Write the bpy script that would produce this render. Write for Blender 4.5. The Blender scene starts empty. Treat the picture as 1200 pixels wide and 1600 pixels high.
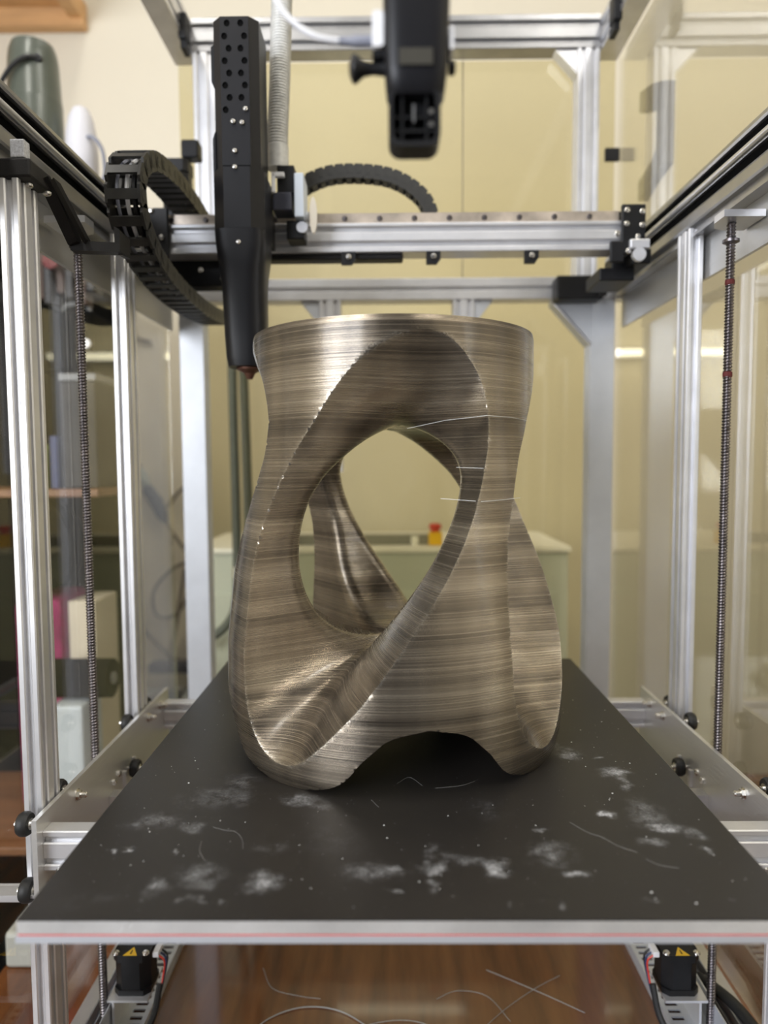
import bpy, bmesh, math, random
import numpy as np
from mathutils import Vector, Matrix, Euler
random.seed(7)
S = bpy.context.scene
COL = S.collection
R = math.radians
PI = math.pi

# ------------------------------------------------------------------ camera
CAM_H = .317
def make_camera():
    f = 1120.0
    pitch = math.atan(77 / f); yaw = math.atan(10 / f * math.cos(pitch)); roll = R(.35)
    fw = Vector((-math.sin(yaw) * math.cos(pitch), math.cos(yaw) * math.cos(pitch), -math.sin(pitch)))
    r = fw.cross(Vector((0, 0, 1))).normalized(); u = r.cross(fw)
    c, s = math.cos(roll), math.sin(roll)
    r2 = c * r - s * u; u2 = c * u + s * r
    cd = bpy.data.cameras.new('camera'); co = bpy.data.objects.new('camera', cd); COL.objects.link(co)
    m = Matrix(((r2.x, u2.x, -fw.x, 0), (r2.y, u2.y, -fw.y, 0), (r2.z, u2.z, -fw.z, CAM_H), (0, 0, 0, 1)))
    co.matrix_world = m
    cd.sensor_width = 36; cd.sensor_fit = 'AUTO'; cd.lens = f / 1600 * 36
    cd.clip_start = .02
    cd.dof.use_dof = True; cd.dof.focus_distance = .76; cd.dof.aperture_fstop = 2.6
    S.camera = co
make_camera()

# ------------------------------------------------------------------ world, lights, exposure
S.view_settings.view_transform = 'Standard'; S.view_settings.look = 'None'
S.view_settings.gamma = 1; S.view_settings.use_curve_mapping = False
S.view_settings.exposure = -0.12
w = bpy.data.worlds.new('world'); S.world = w; w.use_nodes = True
w.node_tree.nodes['Background'].inputs[0].default_value = (.9, .93, 1, 1)
w.node_tree.nodes['Background'].inputs[1].default_value = .12

def area(name, loc, target, sx, sy, power, col):
    l = bpy.data.lights.new(name, 'AREA'); l.shape = 'RECTANGLE'; l.size = sx; l.size_y = sy
    l.energy = power; l.color = col
    o = bpy.data.objects.new(name, l); COL.objects.link(o); o.location = loc
    d = Vector(target) - Vector(loc); o.rotation_euler = d.to_track_quat('-Z', 'Y').to_euler()
    return o
area('window_daylight', (-2.0, -1.55, .85), (-.1, .9, .3), 1.9, 1.5, 135, (.88, .92, 1))

# ------------------------------------------------------------------ materials
MATS = {}
def nt(name):
    m = bpy.data.materials.new(name); m.use_nodes = True
    t = m.node_tree; b = t.nodes['Principled BSDF']
    MATS[name] = m
    return m, t, b
def N(t, typ, **kw):
    n = t.nodes.new(typ)
    for k, v in kw.items(): setattr(n, k, v)
    return n
def plain(name, col, rough=.5, metal=0., var=.0, scale=20., bump=0., bscale=200., stretch=None, spec=None, sub=None):
    m, t, b = nt(name)
    b.inputs['Base Color'].default_value = (*col, 1); b.inputs['Roughness'].default_value = rough
    b.inputs['Metallic'].default_value = metal
    if spec is not None: b.inputs['Specular IOR Level'].default_value = spec
    tc = N(t, 'ShaderNodeTexCoord')
    vec = tc.outputs['Object']
    if stretch:
        mp = N(t, 'ShaderNodeMapping'); mp.inputs['Scale'].default_value = stretch
        t.links.new(vec, mp.inputs[0]); vec = mp.outputs[0]
    if var:
        n = N(t, 'ShaderNodeTexNoise'); n.inputs['Scale'].default_value = scale; n.inputs['Detail'].default_value = 5
        t.links.new(vec, n.inputs['Vector'])
        rp = N(t, 'ShaderNodeValToRGB')
        rp.color_ramp.elements[0].position = .3; rp.color_ramp.elements[1].position = .72
        rp.color_ramp.elements[0].color = (*[c * (1 - var) for c in col], 1)
        rp.color_ramp.elements[1].color = (*[min(1, c * (1 + var)) for c in col], 1)
        t.links.new(n.outputs[0], rp.inputs[0]); t.links.new(rp.outputs[0], b.inputs['Base Color'])
    if bump:
        n2 = N(t, 'ShaderNodeTexNoise'); n2.inputs['Scale'].default_value = bscale
        t.links.new(vec, n2.inputs['Vector'])
        bp = N(t, 'ShaderNodeBump'); bp.inputs['Strength'].default_value = bump; bp.inputs['Distance'].default_value = .001
        t.links.new(n2.outputs[0], bp.inputs['Height']); t.links.new(bp.outputs[0], b.inputs['Normal'])
    return m
ALU = plain('anodised_aluminium', (.66, .66, .68), .36, .85, .08, 30)
ALUW = plain('bright_aluminium', (.74, .74, .76), .42, .7, .06, 30)
BRUSH = plain('brushed_plate', (.66, .655, .64), .42, .8, .12, 14, .25, 300, (1, .15, 1))
STEELB = plain('bed_edge_aluminium', (.80, .79, .77), .42, .7, .16, 16, .4, 400)
GREYA = plain('satin_grey_aluminium', (.60, .62, .66), .45, .55, .05, 20)
BLACK = plain('black_plastic', (.009, .009, .010), .45, 0, .2, 60, spec=.3)
BLACKP = plain('black_printed_plastic', (.011, .010, .010), .5, 0, .2, 60, .4, 900, (1, 1, 3), spec=.3)
CHAINM = plain('chain_plastic', (.024, .023, .020), .5, 0, .25, 80)
SATIN = plain('black_satin_shroud', (.009, .009, .011), .38, 0, .1, 40, spec=.28)
VOID = plain('matte_black', (.004, .004, .004), .9, spec=.05)
RUBBER = plain('black_rubber', (.012, .012, .012), .55)
STEEL = plain('bolt_steel', (.72, .70, .66), .25, 1)
DSTEEL = plain('dark_screw_steel', (.17, .155, .16), .32, 1, .3, 90)
REDTAPE = plain('red_adhesive', (.55, .07, .06), .6)
RAILM = plain('worn_linear_rail', (.58, .50, .42), .4, .7, .35, 25)
RAILG = plain('dull_rail_aluminium', (.40, .40, .41), .33, .9, .1, 20)
WHITE = plain('white_plastic', (.82, .82, .84), .45)
GREENB = plain('green_grey_enamel', (.085, .095, .075), .3, .1, .25, 8)
WIREG = plain('grey_cable', (.22, .23, .28), .5)
WIREW = plain('white_cable', (.72, .72, .74), .45)
DHOSE = plain('dark_grey_hose', (.085, .10, .105), .5, 0, .1, 20)
CARD = plain('cream_card', (.66, .58, .42), .8, 0, .08, 10)
WOODL = plain('light_wood', (.62, .36, .16), .5, 0, .18, 6, stretch=(1, 8, 8))
WOODB = plain('brown_board', (.22, .10, .04), .5, 0, .2, 6, stretch=(1, 8, 8))
LIME = plain('lime_plastic', (.22, .30, .05), .5)
NAVY = plain('navy_plastic', (.03, .045, .13), .5)
MAGENTA = plain('magenta_fabric', (.28, .02, .10), .8, 0, .25, 40)
YELLOW = plain('yellow_plastic', (.82, .50, .02), .4)
REDP = plain('red_plastic', (.60, .05, .03), .4)
PALEBOX = plain('pale_grey_steel', (.52, .56, .55), .5, 0, .04, 6)
GREYBOX = plain('mid_grey_plastic', (.22, .22, .21), .5)
DARKBOX = plain('dark_machine', (.03, .028, .027), .5, 0, .3, 9)
BROWNBOX = plain('dark_brown_box', (.10, .065, .05), .6, 0, .3, 9)
WALL = plain('cream_wall', (.72, .665, .545), .75, 0, .04, 1.3, .08, 60)
CEILM = plain('white_ceiling', (.82, .80, .75), .8)
FLOORM = plain('grey_floor', (.11, .10, .095), .6, 0, .1, 4)
PRINTS = plain('printed_grey_knurl', (.55, .56, .60), .4, .3, .3, 500)
CLEARH = plain('clear_ribbed_hose', (.62, .62, .60), .25, .1, .15, 120)
HAIR = plain('filament_grey', (.34, .33, .32), .45)
FIL = plain('filament_white', (.70, .70, .68), .4)

def table_mat():
    m, t, b = nt('varnished_brown_table')
    tc = N(t, 'ShaderNodeTexCoord'); mp = N(t, 'ShaderNodeMapping'); mp.inputs['Scale'].default_value = (14, 1.6, 1)
    t.links.new(tc.outputs['Object'], mp.inputs[0])
    n = N(t, 'ShaderNodeTexNoise'); n.inputs['Scale'].default_value = 3; n.inputs['Detail'].default_value = 6
    t.links.new(mp.outputs[0], n.inputs['Vector'])
    rp = N(t, 'ShaderNodeValToRGB'); rp.color_ramp.elements[0].position = .3; rp.color_ramp.elements[1].position = .75
    rp.color_ramp.elements[0].color = (.085, .028, .010, 1); rp.color_ramp.elements[1].color = (.19, .070, .023, 1)
    t.links.new(n.outputs[0], rp.inputs[0]); t.links.new(rp.outputs[0], b.inputs['Base Color'])
    b.inputs['Roughness'].default_value = .12; b.inputs['Coat Weight'].default_value = .5; b.inputs['Coat Roughness'].default_value = .05
    return m
TABLE = table_mat()

def panel_mat(name, tint, f0, rough=.015):
    m = bpy.data.materials.new(name); m.use_nodes = True; t = m.node_tree; t.nodes.clear()
    out = N(t, 'ShaderNodeOutputMaterial'); tr = N(t, 'ShaderNodeBsdfTransparent'); gl = N(t, 'ShaderNodeBsdfGlossy')
    mx = N(t, 'ShaderNodeMixShader'); ge = N(t, 'ShaderNodeNewGeometry')
    dt = N(t, 'ShaderNodeVectorMath', operation='DOT_PRODUCT'); t.links.new(ge.outputs['Incoming'], dt.inputs[0]); t.links.new(ge.outputs['Normal'], dt.inputs[1])
    ab = N(t, 'ShaderNodeMath', operation='ABSOLUTE'); t.links.new(dt.outputs['Value'], ab.inputs[0])
    iv = N(t, 'ShaderNodeMath', operation='SUBTRACT'); iv.inputs[0].default_value = 1; t.links.new(ab.outputs[0], iv.inputs[1])
    pw = N(t, 'ShaderNodeMath', operation='POWER'); t.links.new(iv.outputs[0], pw.inputs[0]); pw.inputs[1].default_value = 5
    fr = N(t, 'ShaderNodeMath', operation='MULTIPLY_ADD', use_clamp=True); t.links.new(pw.outputs[0], fr.inputs[0]); fr.inputs[1].default_value = 1 - f0; fr.inputs[2].default_value = f0
    tr.inputs[0].default_value = (*tint, 1); gl.inputs['Roughness'].default_value = rough
    gl.inputs[0].default_value = (.95, .95, .93, 1)
    t.links.new(fr.outputs[0], mx.inputs[0]); t.links.new(tr.outputs[0], mx.inputs[1]); t.links.new(gl.outputs[0], mx.inputs[2])
    t.links.new(mx.outputs[0], out.inputs[0]); return m
ACR_BACK = panel_mat('amber_tinted_acrylic', (.915, .89, .765), .035, .05)
ACR_R = panel_mat('clear_acrylic_right', (.93, .915, .86), .20)
ACR_L = panel_mat('smoky_acrylic_left', (.95, .945, .93), .04)

def emit(name, col, st):
    m = bpy.data.materials.new(name); m.use_nodes = True; t = m.node_tree; t.nodes.clear()
    out = N(t, 'ShaderNodeOutputMaterial'); e = N(t, 'ShaderNodeEmission')
    e.inputs[0].default_value = (*col, 1); e.inputs[1].default_value = st; t.links.new(e.outputs[0], out.inputs[0]); return m
TUBE_E = emit('fluorescent_glow', (1, .97, .9), 7)

BLOBS = [(-0.2126,0.617,0.0217,0.0129,0.3),(-0.1749,0.6045,0.0101,0.0101,0.35),(-0.0993,0.571,0.0138,0.008,0.16),(-0.1772,0.5214,0.0098,0.0119,0.42),(-0.1497,0.5315,0.0158,0.015,0.42),(-0.1377,0.523,0.0068,0.0076,0.3),(-0.0977,0.5229,0.0136,0.0111,0.6),(-0.1593,0.6635,0.027,0.0204,0.26),(-0.1496,0.6937,0.0141,0.0147,0.35),(-0.189,0.6558,0.0182,0.0132,0.12),(-0.086,0.6554,0.0181,0.0118,0.55),(-0.0664,0.6402,0.0095,0.01,0.25),(-0.0139,0.5364,0.0223,0.0116,0.36),(-0.0005,0.5408,0.009,0.0072,0.5),(0.0325,0.5408,0.0085,0.0099,0.62),(0.0298,0.5186,0.0057,0.0066,0.42),(0.0325,0.5658,0.0094,0.0098,0.2),(0.0812,0.538,0.0079,0.0144,0.75),(0.0638,0.5515,0.0163,0.0075,0.28),(0.0448,0.5562,0.0103,0.0076,0.2),(0.2268,0.7124,0.013,0.0123,0.75),(0.229,0.6891,0.0063,0.0129,0.45),(0.1294,0.5626,0.0166,0.0157,0.38),(0.1406,0.5336,0.0099,0.0052,0.85),(0.1942,0.626,0.0063,0.006,0.95),(0.2301,0.6271,0.0149,0.0295,0.36),(0.2363,0.6011,0.0132,0.0065,0.85),(0.2562,0.5935,0.0087,0.0075,0.4),(0.258,0.5691,0.0047,0.0049,0.65),(0.192,0.7609,0.0124,0.014,0.5),(0.1848,0.784,0.0057,0.0185,0.3),(0.1218,0.4921,0.0045,0.0037,0.4),(0.2192,0.5771,0.0095,0.0051,0.45),(0.1288,0.5992,0.0066,0.0022,0.4),(0.1874,0.4972,0.0032,0.0023,0.4),(0.2444,0.5032,0.0023,0.0024,0.3),(0.0846,0.4936,0.0023,0.003,0.3),(0.0009,0.5114,0.0037,0.0024,0.35),(-0.1828,0.5053,0.0028,0.0031,0.3),(-0.1513,0.4991,0.0037,0.0038,0.3),(-0.1417,0.5014,0.0047,0.0039,0.35),(-0.1226,0.4998,0.0024,0.0023,0.3),(0.2211,0.7489,0.0055,0.0034,0.5),(-0.2268,0.5644,0.0032,0.003,0.7),(-0.2165,0.5664,0.0032,0.0029,0.6),(-0.1782,0.5653,0.0021,0.0019,0.6),(0.0863,0.636,0.0175,0.0174,0.1),(-0.0503,0.586,0.0271,0.0215,0.06),(-0.2183,0.5053,0.0189,0.0129,0.07)]
def bed_mat():
    m, t, b = nt('black_build_sheet')
    tc = N(t, 'ShaderNodeTexCoord')
    nz = N(t, 'ShaderNodeTexNoise'); nz.inputs['Scale'].default_value = 60; nz.inputs['Detail'].default_value = 8
    t.links.new(tc.outputs['Object'], nz.inputs['Vector'])
    wv = N(t, 'ShaderNodeVectorMath', operation='MULTIPLY_ADD')
    wv.inputs[1].default_value = (.030, .030, 0); t.links.new(nz.outputs['Color'], wv.inputs[0]); t.links.new(tc.outputs['Object'], wv.inputs[2])
    off = N(t, 'ShaderNodeVectorMath', operation='SUBTRACT'); off.inputs[1].default_value = (.015, .015, 0)
    t.links.new(wv.outputs[0], off.inputs[0])
    acc = None
    for (x, y, rx, ry, s) in BLOBS:
        a = N(t, 'ShaderNodeVectorMath', operation='MULTIPLY_ADD')
        a.inputs[1].default_value = (1 / rx, 1 / ry, 0); a.inputs[2].default_value = (-x / rx, -y / ry, 0)
        t.links.new(off.outputs[0], a.inputs[0])
        l = N(t, 'ShaderNodeVectorMath', operation='LENGTH'); t.links.new(a.outputs[0], l.inputs[0])
        mr = N(t, 'ShaderNodeMapRange', interpolation_type='SMOOTHSTEP')
        mr.inputs[1].default_value = 1.6; mr.inputs[2].default_value = .1; mr.inputs[3].default_value = 0; mr.inputs[4].default_value = s
        t.links.new(l.outputs['Value'], mr.inputs[0])
        if acc is None: acc = mr.outputs[0]
        else:
            mx = N(t, 'ShaderNodeMath', operation='MAXIMUM'); t.links.new(acc, mx.inputs[0]); t.links.new(mr.outputs[0], mx.inputs[1]); acc = mx.outputs[0]
    n2 = N(t, 'ShaderNodeTexNoise'); n2.inputs['Scale'].default_value = 75; n2.inputs['Detail'].default_value = 12; n2.inputs['Roughness'].default_value = .72
    t.links.new(tc.outputs['Object'], n2.inputs['Vector'])
    tx = N(t, 'ShaderNodeMath', operation='MULTIPLY_ADD'); t.links.new(n2.outputs[0], tx.inputs[0]); tx.inputs[1].default_value = 3.6; tx.inputs[2].default_value = -1.62
    t2 = N(t, 'ShaderNodeMath', operation='MULTIPLY_ADD', use_clamp=True); t.links.new(acc, t2.inputs[0]); t2.inputs[1].default_value = .75; t.links.new(tx.outputs[0], t2.inputs[2])
    n4 = N(t, 'ShaderNodeTexNoise'); n4.inputs['Scale'].default_value = 420; n4.inputs['Detail'].default_value = 6; n4.inputs['Roughness'].default_value = .75
    t.links.new(tc.outputs['Object'], n4.inputs['Vector'])
    g4 = N(t, 'ShaderNodeMapRange'); g4.inputs[1].default_value = .36; g4.inputs[2].default_value = .64; g4.inputs[3].default_value = .25; g4.inputs[4].default_value = 1.5; t.links.new(n4.outputs[0], g4.inputs[0])
    m0 = N(t, 'ShaderNodeMath', operation='MULTIPLY'); t.links.new(acc, m0.inputs[0]); t.links.new(g4.outputs[0], m0.inputs[1])
    mul = N(t, 'ShaderNodeMath', operation='MULTIPLY', use_clamp=True); t.links.new(m0.outputs[0], mul.inputs[0]); t.links.new(t2.outputs[0], mul.inputs[1])
    # faint scattered specks of dust
    n3 = N(t, 'ShaderNodeTexNoise'); n3.inputs['Scale'].default_value = 300; n3.inputs['Detail'].default_value = 2
    t.links.new(tc.outputs['Object'], n3.inputs['Vector'])
    mr3 = N(t, 'ShaderNodeMapRange'); mr3.inputs[1].default_value = .70; mr3.inputs[2].default_value = .80; mr3.inputs[4].default_value = .3
    t.links.new(n3.outputs[0], mr3.inputs[0])
    ad = N(t, 'ShaderNodeMath', operation='MAXIMUM'); t.links.new(mul.outputs[0], ad.inputs[0]); t.links.new(mr3.outputs[0], ad.inputs[1])
    mix = N(t, 'ShaderNodeMix', data_type='RGBA')
    mix.inputs['A'].default_value = (.0185, .0165, .0150, 1); mix.inputs['B'].default_value = (.50, .51, .53, 1)
    t.links.new(ad.outputs[0], mix.inputs['Factor']); t.links.new(mix.outputs['Result'], b.inputs['Base Color'])
    b.inputs['Roughness'].default_value = .40; b.inputs['Specular IOR Level'].default_value = .34
    return m
BED = bed_mat()

def stool_mat():
    m, t, b = nt('translucent_brown_print')
    tc = N(t, 'ShaderNodeTexCoord')
    def streak(sx, sz, det, rough=.6):
        mp = N(t, 'ShaderNodeMapping'); mp.inputs['Scale'].default_value = (sx, sx, sz)
        t.links.new(tc.outputs['Object'], mp.inputs[0])
        n = N(t, 'ShaderNodeTexNoise'); n.inputs['Scale'].default_value = 1; n.inputs['Detail'].default_value = det; n.inputs['Roughness'].default_value = rough
        t.links.new(mp.outputs[0], n.inputs['Vector']); return n.outputs[0]
    a = streak(.30, 34, 5); c = streak(.5, 780, 3, .85); v = streak(22, 2.5, 2)
    def mad(x, k, y):
        n = N(t, 'ShaderNodeMath', operation='MULTIPLY_ADD'); t.links.new(x, n.inputs[0]); n.inputs[1].default_value = k
        if isinstance(y, float): n.inputs[2].default_value = y
        else: t.links.new(y, n.inputs[2])
        return n.outputs[0]
    s = mad(a, .62, mad(c, .48, mad(v, .28, -.18)))
    rp = N(t, 'ShaderNodeValToRGB'); e = rp.color_ramp.elements
    e[0].position = .32; e[0].color = (.030, .025, .020, 1); e[1].position = .76; e[1].color = (.57, .495, .38, 1)
    k = e.new(.5); k.color = (.222, .184, .137, 1)
    t.links.new(s, rp.inputs[0])
    at = N(t, 'ShaderNodeAttribute', attribute_name='edge_glint')  # glitter along the opening edges, painted into the colour as paler flecks
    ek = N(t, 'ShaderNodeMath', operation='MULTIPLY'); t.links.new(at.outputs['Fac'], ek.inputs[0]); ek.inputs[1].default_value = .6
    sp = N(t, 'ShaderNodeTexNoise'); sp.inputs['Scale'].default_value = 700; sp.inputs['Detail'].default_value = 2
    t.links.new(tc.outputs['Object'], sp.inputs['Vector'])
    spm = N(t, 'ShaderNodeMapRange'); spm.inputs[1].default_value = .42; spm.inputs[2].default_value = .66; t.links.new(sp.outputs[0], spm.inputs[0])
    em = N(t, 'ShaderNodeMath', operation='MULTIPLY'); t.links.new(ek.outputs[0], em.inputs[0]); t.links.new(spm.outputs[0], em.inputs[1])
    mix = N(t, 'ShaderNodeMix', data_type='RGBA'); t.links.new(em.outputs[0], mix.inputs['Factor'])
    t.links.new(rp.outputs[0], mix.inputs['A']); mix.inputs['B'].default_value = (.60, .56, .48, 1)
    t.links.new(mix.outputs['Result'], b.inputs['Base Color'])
    b.inputs['Metallic'].default_value = .82
    ro = N(t, 'ShaderNodeMapRange'); ro.inputs[1].default_value = .35; ro.inputs[2].default_value = .65; ro.inputs[3].default_value = .15; ro.inputs[4].default_value = .30
    t.links.new(c, ro.inputs[0]); t.links.new(ro.outputs[0], b.inputs['Roughness'])
    # printed layers
    wv = N(t, 'ShaderNodeTexWave', wave_type='BANDS', bands_direction='Z', wave_profile='SIN')
    wv.inputs['Scale'].default_value = 2 * PI / (.0012 * 20); wv.inputs['Distortion'].default_value = .15; wv.inputs['Detail'].default_value = 1
    t.links.new(tc.outputs['Object'], wv.inputs['Vector'])
    hs = N(t, 'ShaderNodeMath', operation='MULTIPLY_ADD'); t.links.new(c, hs.inputs[0]); hs.inputs[1].default_value = 1.6
    t.links.new(wv.outputs['Fac'], hs.inputs[2])
    hs2 = N(t, 'ShaderNodeMath', operation='MULTIPLY_ADD'); t.links.new(sp.outputs[0], hs2.inputs[0]); hs2.inputs[1].default_value = .9; t.links.new(hs.outputs[0], hs2.inputs[2])
    bp = N(t, 'ShaderNodeBump'); bp.inputs['Strength'].default_value = .30; bp.inputs['Distance'].default_value = .0005
    t.links.new(hs2.outputs[0], bp.inputs['Height']); t.links.new(bp.outputs[0], b.inputs['Normal'])
    b.inputs['Coat Weight'].default_value = .45; b.inputs['Coat Roughness'].default_value = .16
    return m
STOOL = stool_mat()

# ------------------------------------------------------------------ mesh helpers
class MB:
    def __init__(s): s.bm = bmesh.new()
    def box(s, x0, x1, y0, y1, z0, z1, bev=0):
        v = [s.bm.verts.new(p) for p in ((x0,y0,z0),(x1,y0,z0),(x1,y1,z0),(x0,y1,z0),(x0,y0,z1),(x1,y0,z1),(x1,y1,z1),(x0,y1,z1))]
        fs = [s.bm.faces.new([v[i] for i in f]) for f in ((3,2,1,0),(4,5,6,7),(0,1,5,4),(1,2,6,5),(2,3,7,6),(3,0,4,7))]
        if bev:
            es = list({e for f in fs for e in f.edges})
            bmesh.ops.bevel(s.bm, geom=es, offset=bev, segments=2, affect='EDGES', profile=.5)
        return s
    def prism(s, pts, axis, a0, a1):
        """closed polygon pts (p,q) extruded along axis; z:(x,y) y:(x,z) x:(y,z)"""
        def P(p, q, a): return {'z': (p, q, a), 'y': (p, a, q), 'x': (a, p, q)}[axis]
        A = [s.bm.verts.new(P(p, q, a0)) for p, q in pts]; B = [s.bm.verts.new(P(p, q, a1)) for p, q in pts]
        n = len(pts)
        s.bm.faces.new(A[::-1]); s.bm.faces.new(B)
        for i in range(n): s.bm.faces.new((A[i], A[(i+1) % n], B[(i+1) % n], B[i]))
        return s
    def lathe(s, prof, c, axis='z', n=24, cap=True):
        """prof: (radius, height) along axis"""
        rings = []
        for r, h in prof:
            ring = []
            for i in range(n):
                a = 2 * PI * i / n; p, q = r * math.cos(a), r * math.sin(a)
                d = {'z': (p, q, h), 'x': (h, p, q), 'y': (q, h, p)}[axis]
                ring.append(s.bm.verts.new((c[0] + d[0], c[1] + d[1], c[2] + d[2])))
            rings.append(ring)
        for A, B in zip(rings, rings[1:]):
            for i in range(n): s.bm.faces.new((A[i], A[(i+1) % n], B[(i+1) % n], B[i]))
        if cap: s.bm.faces.new(rings[0][::-1]); s.bm.faces.new(rings[-1])
        return s
    def cyl(s, c, r, h0, h1, axis='z', n=20): return s.lathe([(r, h0), (r, h1)], c, axis, n)
    def tube(s, pts, r, n=8, cap=True):
        pts = [Vector(p) for p in pts]; rings = []; up = Vector((0, 0, 1)); prev = None
        for i, p in enumerate(pts):
            t = (pts[min(i + 1, len(pts) - 1)] - pts[max(i - 1, 0)]).normalized()
            if prev is None:
                u = t.cross(up)
                if u.length < .05: u = t.cross(Vector((0, 1, 0)))
                u.normalize()
            else:
                u = (prev - t * prev.dot(t)).normalized()
            prev = u; v = t.cross(u)
            rr = r[i] if isinstance(r, (list, tuple)) else r
            rings.append([s.bm.verts.new(p + (u * math.cos(2*PI*k/n) + v * math.sin(2*PI*k/n)) * rr) for k in range(n)])
        for A, B in zip(rings, rings[1:]):
            for i in range(n): s.bm.faces.new((A[i], A[(i+1) % n], B[(i+1) % n], B[i]))
        if cap: s.bm.faces.new(rings[0][::-1]); s.bm.faces.new(rings[-1])
        return s
    def loft(s, secs, n=40):
        """secs: (z, cx, cy, halfx, halfy, exponent)"""
        rings = []
        for z, cx, cy, hx, hy, ex in secs:
            ring = []
            for i in range(n):
                a = 2 * PI * (i + .5) / n; c, d = math.cos(a), math.sin(a)
                ring.append(s.bm.verts.new((cx + hx * math.copysign(abs(c) ** (2 / ex), c), cy + hy * math.copysign(abs(d) ** (2 / ex), d), z)))
            rings.append(ring)
        for A, B in zip(rings, rings[1:]):
            for i in range(n): s.bm.faces.new((A[i], A[(i+1) % n], B[(i+1) % n], B[i]))
        s.bm.faces.new(rings[0][::-1]); s.bm.faces.new(rings[-1]); return s
    def mesh(s, name, mat, smooth=None):
        bmesh.ops.recalc_face_normals(s.bm, faces=s.bm.faces[:])
        me = bpy.data.meshes.new(name); s.bm.to_mesh(me); s.bm.free(); me.materials.append(mat)
        if smooth is not None:
            me.polygons.foreach_set('use_smooth', [True] * len(me.polygons))
            me.set_sharp_from_angle(angle=R(smooth))
        return me
    def build(s, name, mat, parent=None, smooth=None):
        return put(name, s.mesh(name, mat, smooth), (0, 0, 0), parent)

def wpos(o):
    p = Vector((0, 0, 0))
    while o: p += o.location; o = o.parent
    return p
def put(name, me, loc=(0, 0, 0), parent=None, rot=None):
    """link a mesh at a WORLD location under a parent (parents carry no rotation)"""
    o = bpy.data.objects.new(name, me); COL.objects.link(o)
    if parent: o.parent = parent; o.location = Vector(loc) - wpos(parent)
    else: o.location = loc
    if rot: o.rotation_euler = rot
    return o
def thing(name, label, cat, loc, group=None):
    o = bpy.data.objects.new(name, None); COL.objects.link(o); o.location = loc; o.empty_display_size = .02
    return tag(o, label, cat, group)
def tag(o, label, cat, group=None, kind=None):
    o['label'] = label; o['category'] = cat
    if group: o['group'] = group
    if kind: o['kind'] = kind
    return o
def struct(o, label=None, cat=None):
    o['kind'] = 'structure'
    if label: o['label'] = label; o['category'] = cat
    return o

def profile(cp, cq, wp, wq, sp=(), sq=(), w=.0062, d=.0055):
    """T-slot section: slots at sp on the q faces and sq on the p faces (offsets from the centre)"""
    hp, hq = wp / 2, wq / 2; ch = .0012; out = []
    def side(fixed, pos, length, slots, kind):
        r = [(-length / 2 + ch, 0)]
        for c in slots:
            r += [(c - w * .72, 0), (c - w * .5, .0013), (c - w * .5, d), (c + w * .5, d), (c + w * .5, .0013), (c + w * .72, 0)]
        r += [(length / 2 - ch, 0)]
        return r
    for t, n in side(0, 0, wp, sorted(sp), 0): out.append((t, -hq + n))
    for t, n in side(0, 0, wq, sorted(sq), 0): out.append((hp - n, t))
    for t, n in side(0, 0, wp, sorted(-x for x in sp), 0): out.append((-t, hq - n))
    for t, n in side(0, 0, wq, sorted(-x for x in sq), 0): out.append((-hp + n, -t))
    return [(cp + p, cq + q) for p, q in out]

def spline(pts, sub=8):
    P = [Vector(p) for p in pts]; P = [2 * P[0] - P[1]] + P + [2 * P[-1] - P[-2]]; out = []
    for i in range(1, len(P) - 2):
        for k in range(sub):
            t = k / sub; a, b, c, d = P[i-1], P[i], P[i+1], P[i+2]
            out.append(.5 * ((2*b) + (c - a)*t + (2*a - 5*b + 4*c - d)*t*t + (3*b - a - 3*c + d)*t**3))
    out.append(P[-2]); return out
def resample(pts, step):
    out = [pts[0].copy()]; acc = 0
    for a, b in zip(pts, pts[1:]):
        L = (b - a).length; d = step - acc
        while d <= L:
            out.append(a.lerp(b, d / L)); d += step
        acc = L - (d - step)
    return out

# ------------------------------------------------------------------ room
def room():
    struct(MB().box(-2.6, 1.5, 2.30, 2.36, -1.1, 2.6).build('wall_back', WALL), 'cream painted wall behind the machine', 'wall')
    struct(MB().box(1.5, 1.56, -3.0, 2.36, -1.1, 2.6).build('wall_right', WALL), 'cream painted wall on the right', 'wall')
    struct(MB().box(-2.66, -2.6, -3.0, 2.36, -1.1, 2.6).build('wall_left', WALL), 'cream painted wall on the left', 'wall')
    struct(MB().box(-2.66, 1.56, -3.0, 2.36, 2.6, 2.66).build('ceiling', CEILM), 'white ceiling over the workshop', 'ceiling')
    struct(MB().box(-2.66, 1.56, -3.0, 2.36, -1.16, -1.1).build('floor', FLOORM), 'grey workshop floor', 'floor')
room()
def ceiling_lamp(x, y, label, power):
    t = thing('ceiling_lamp', label, 'lamp', (x, y, 2.6), 'fluorescent ceiling lamps')
    MB().prism([(x - .09, 2.597), (x - .06, 2.545), (x + .06, 2.545), (x + .09, 2.597)], 'y', y - .62, y + .62).build('housing', WHITE, t)
    for dx in (-.03, .03): MB().cyl((x + dx, y, 2.532), .013, -.6, .6, 'y', 12).build('tube', TUBE_E, t, 30)
    l = area('lamp_light', (x, y, 2.50), (x, y, 0), .16, 1.2, power, (1, .965, .90)); l.parent = t; l.location = Vector((x, y, 2.50)) - wpos(t)
ceiling_lamp(-.75, .05, 'fluorescent ceiling lamp over the left of the machine', 26)
ceiling_lamp(.85, .05, 'fluorescent ceiling lamp over the right of the machine', 26)
ceiling_lamp(.1, 1.5, 'fluorescent ceiling lamp nearest the back wall', 1.2)
tt = thing('work_table', 'brown varnished wooden table under the machine', 'table', (0, .95, -1.1))
MB().box(-.575, 1.15, .25, 1.66, -.46, -.422, .004).build('tabletop', TABLE, tt)
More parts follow.
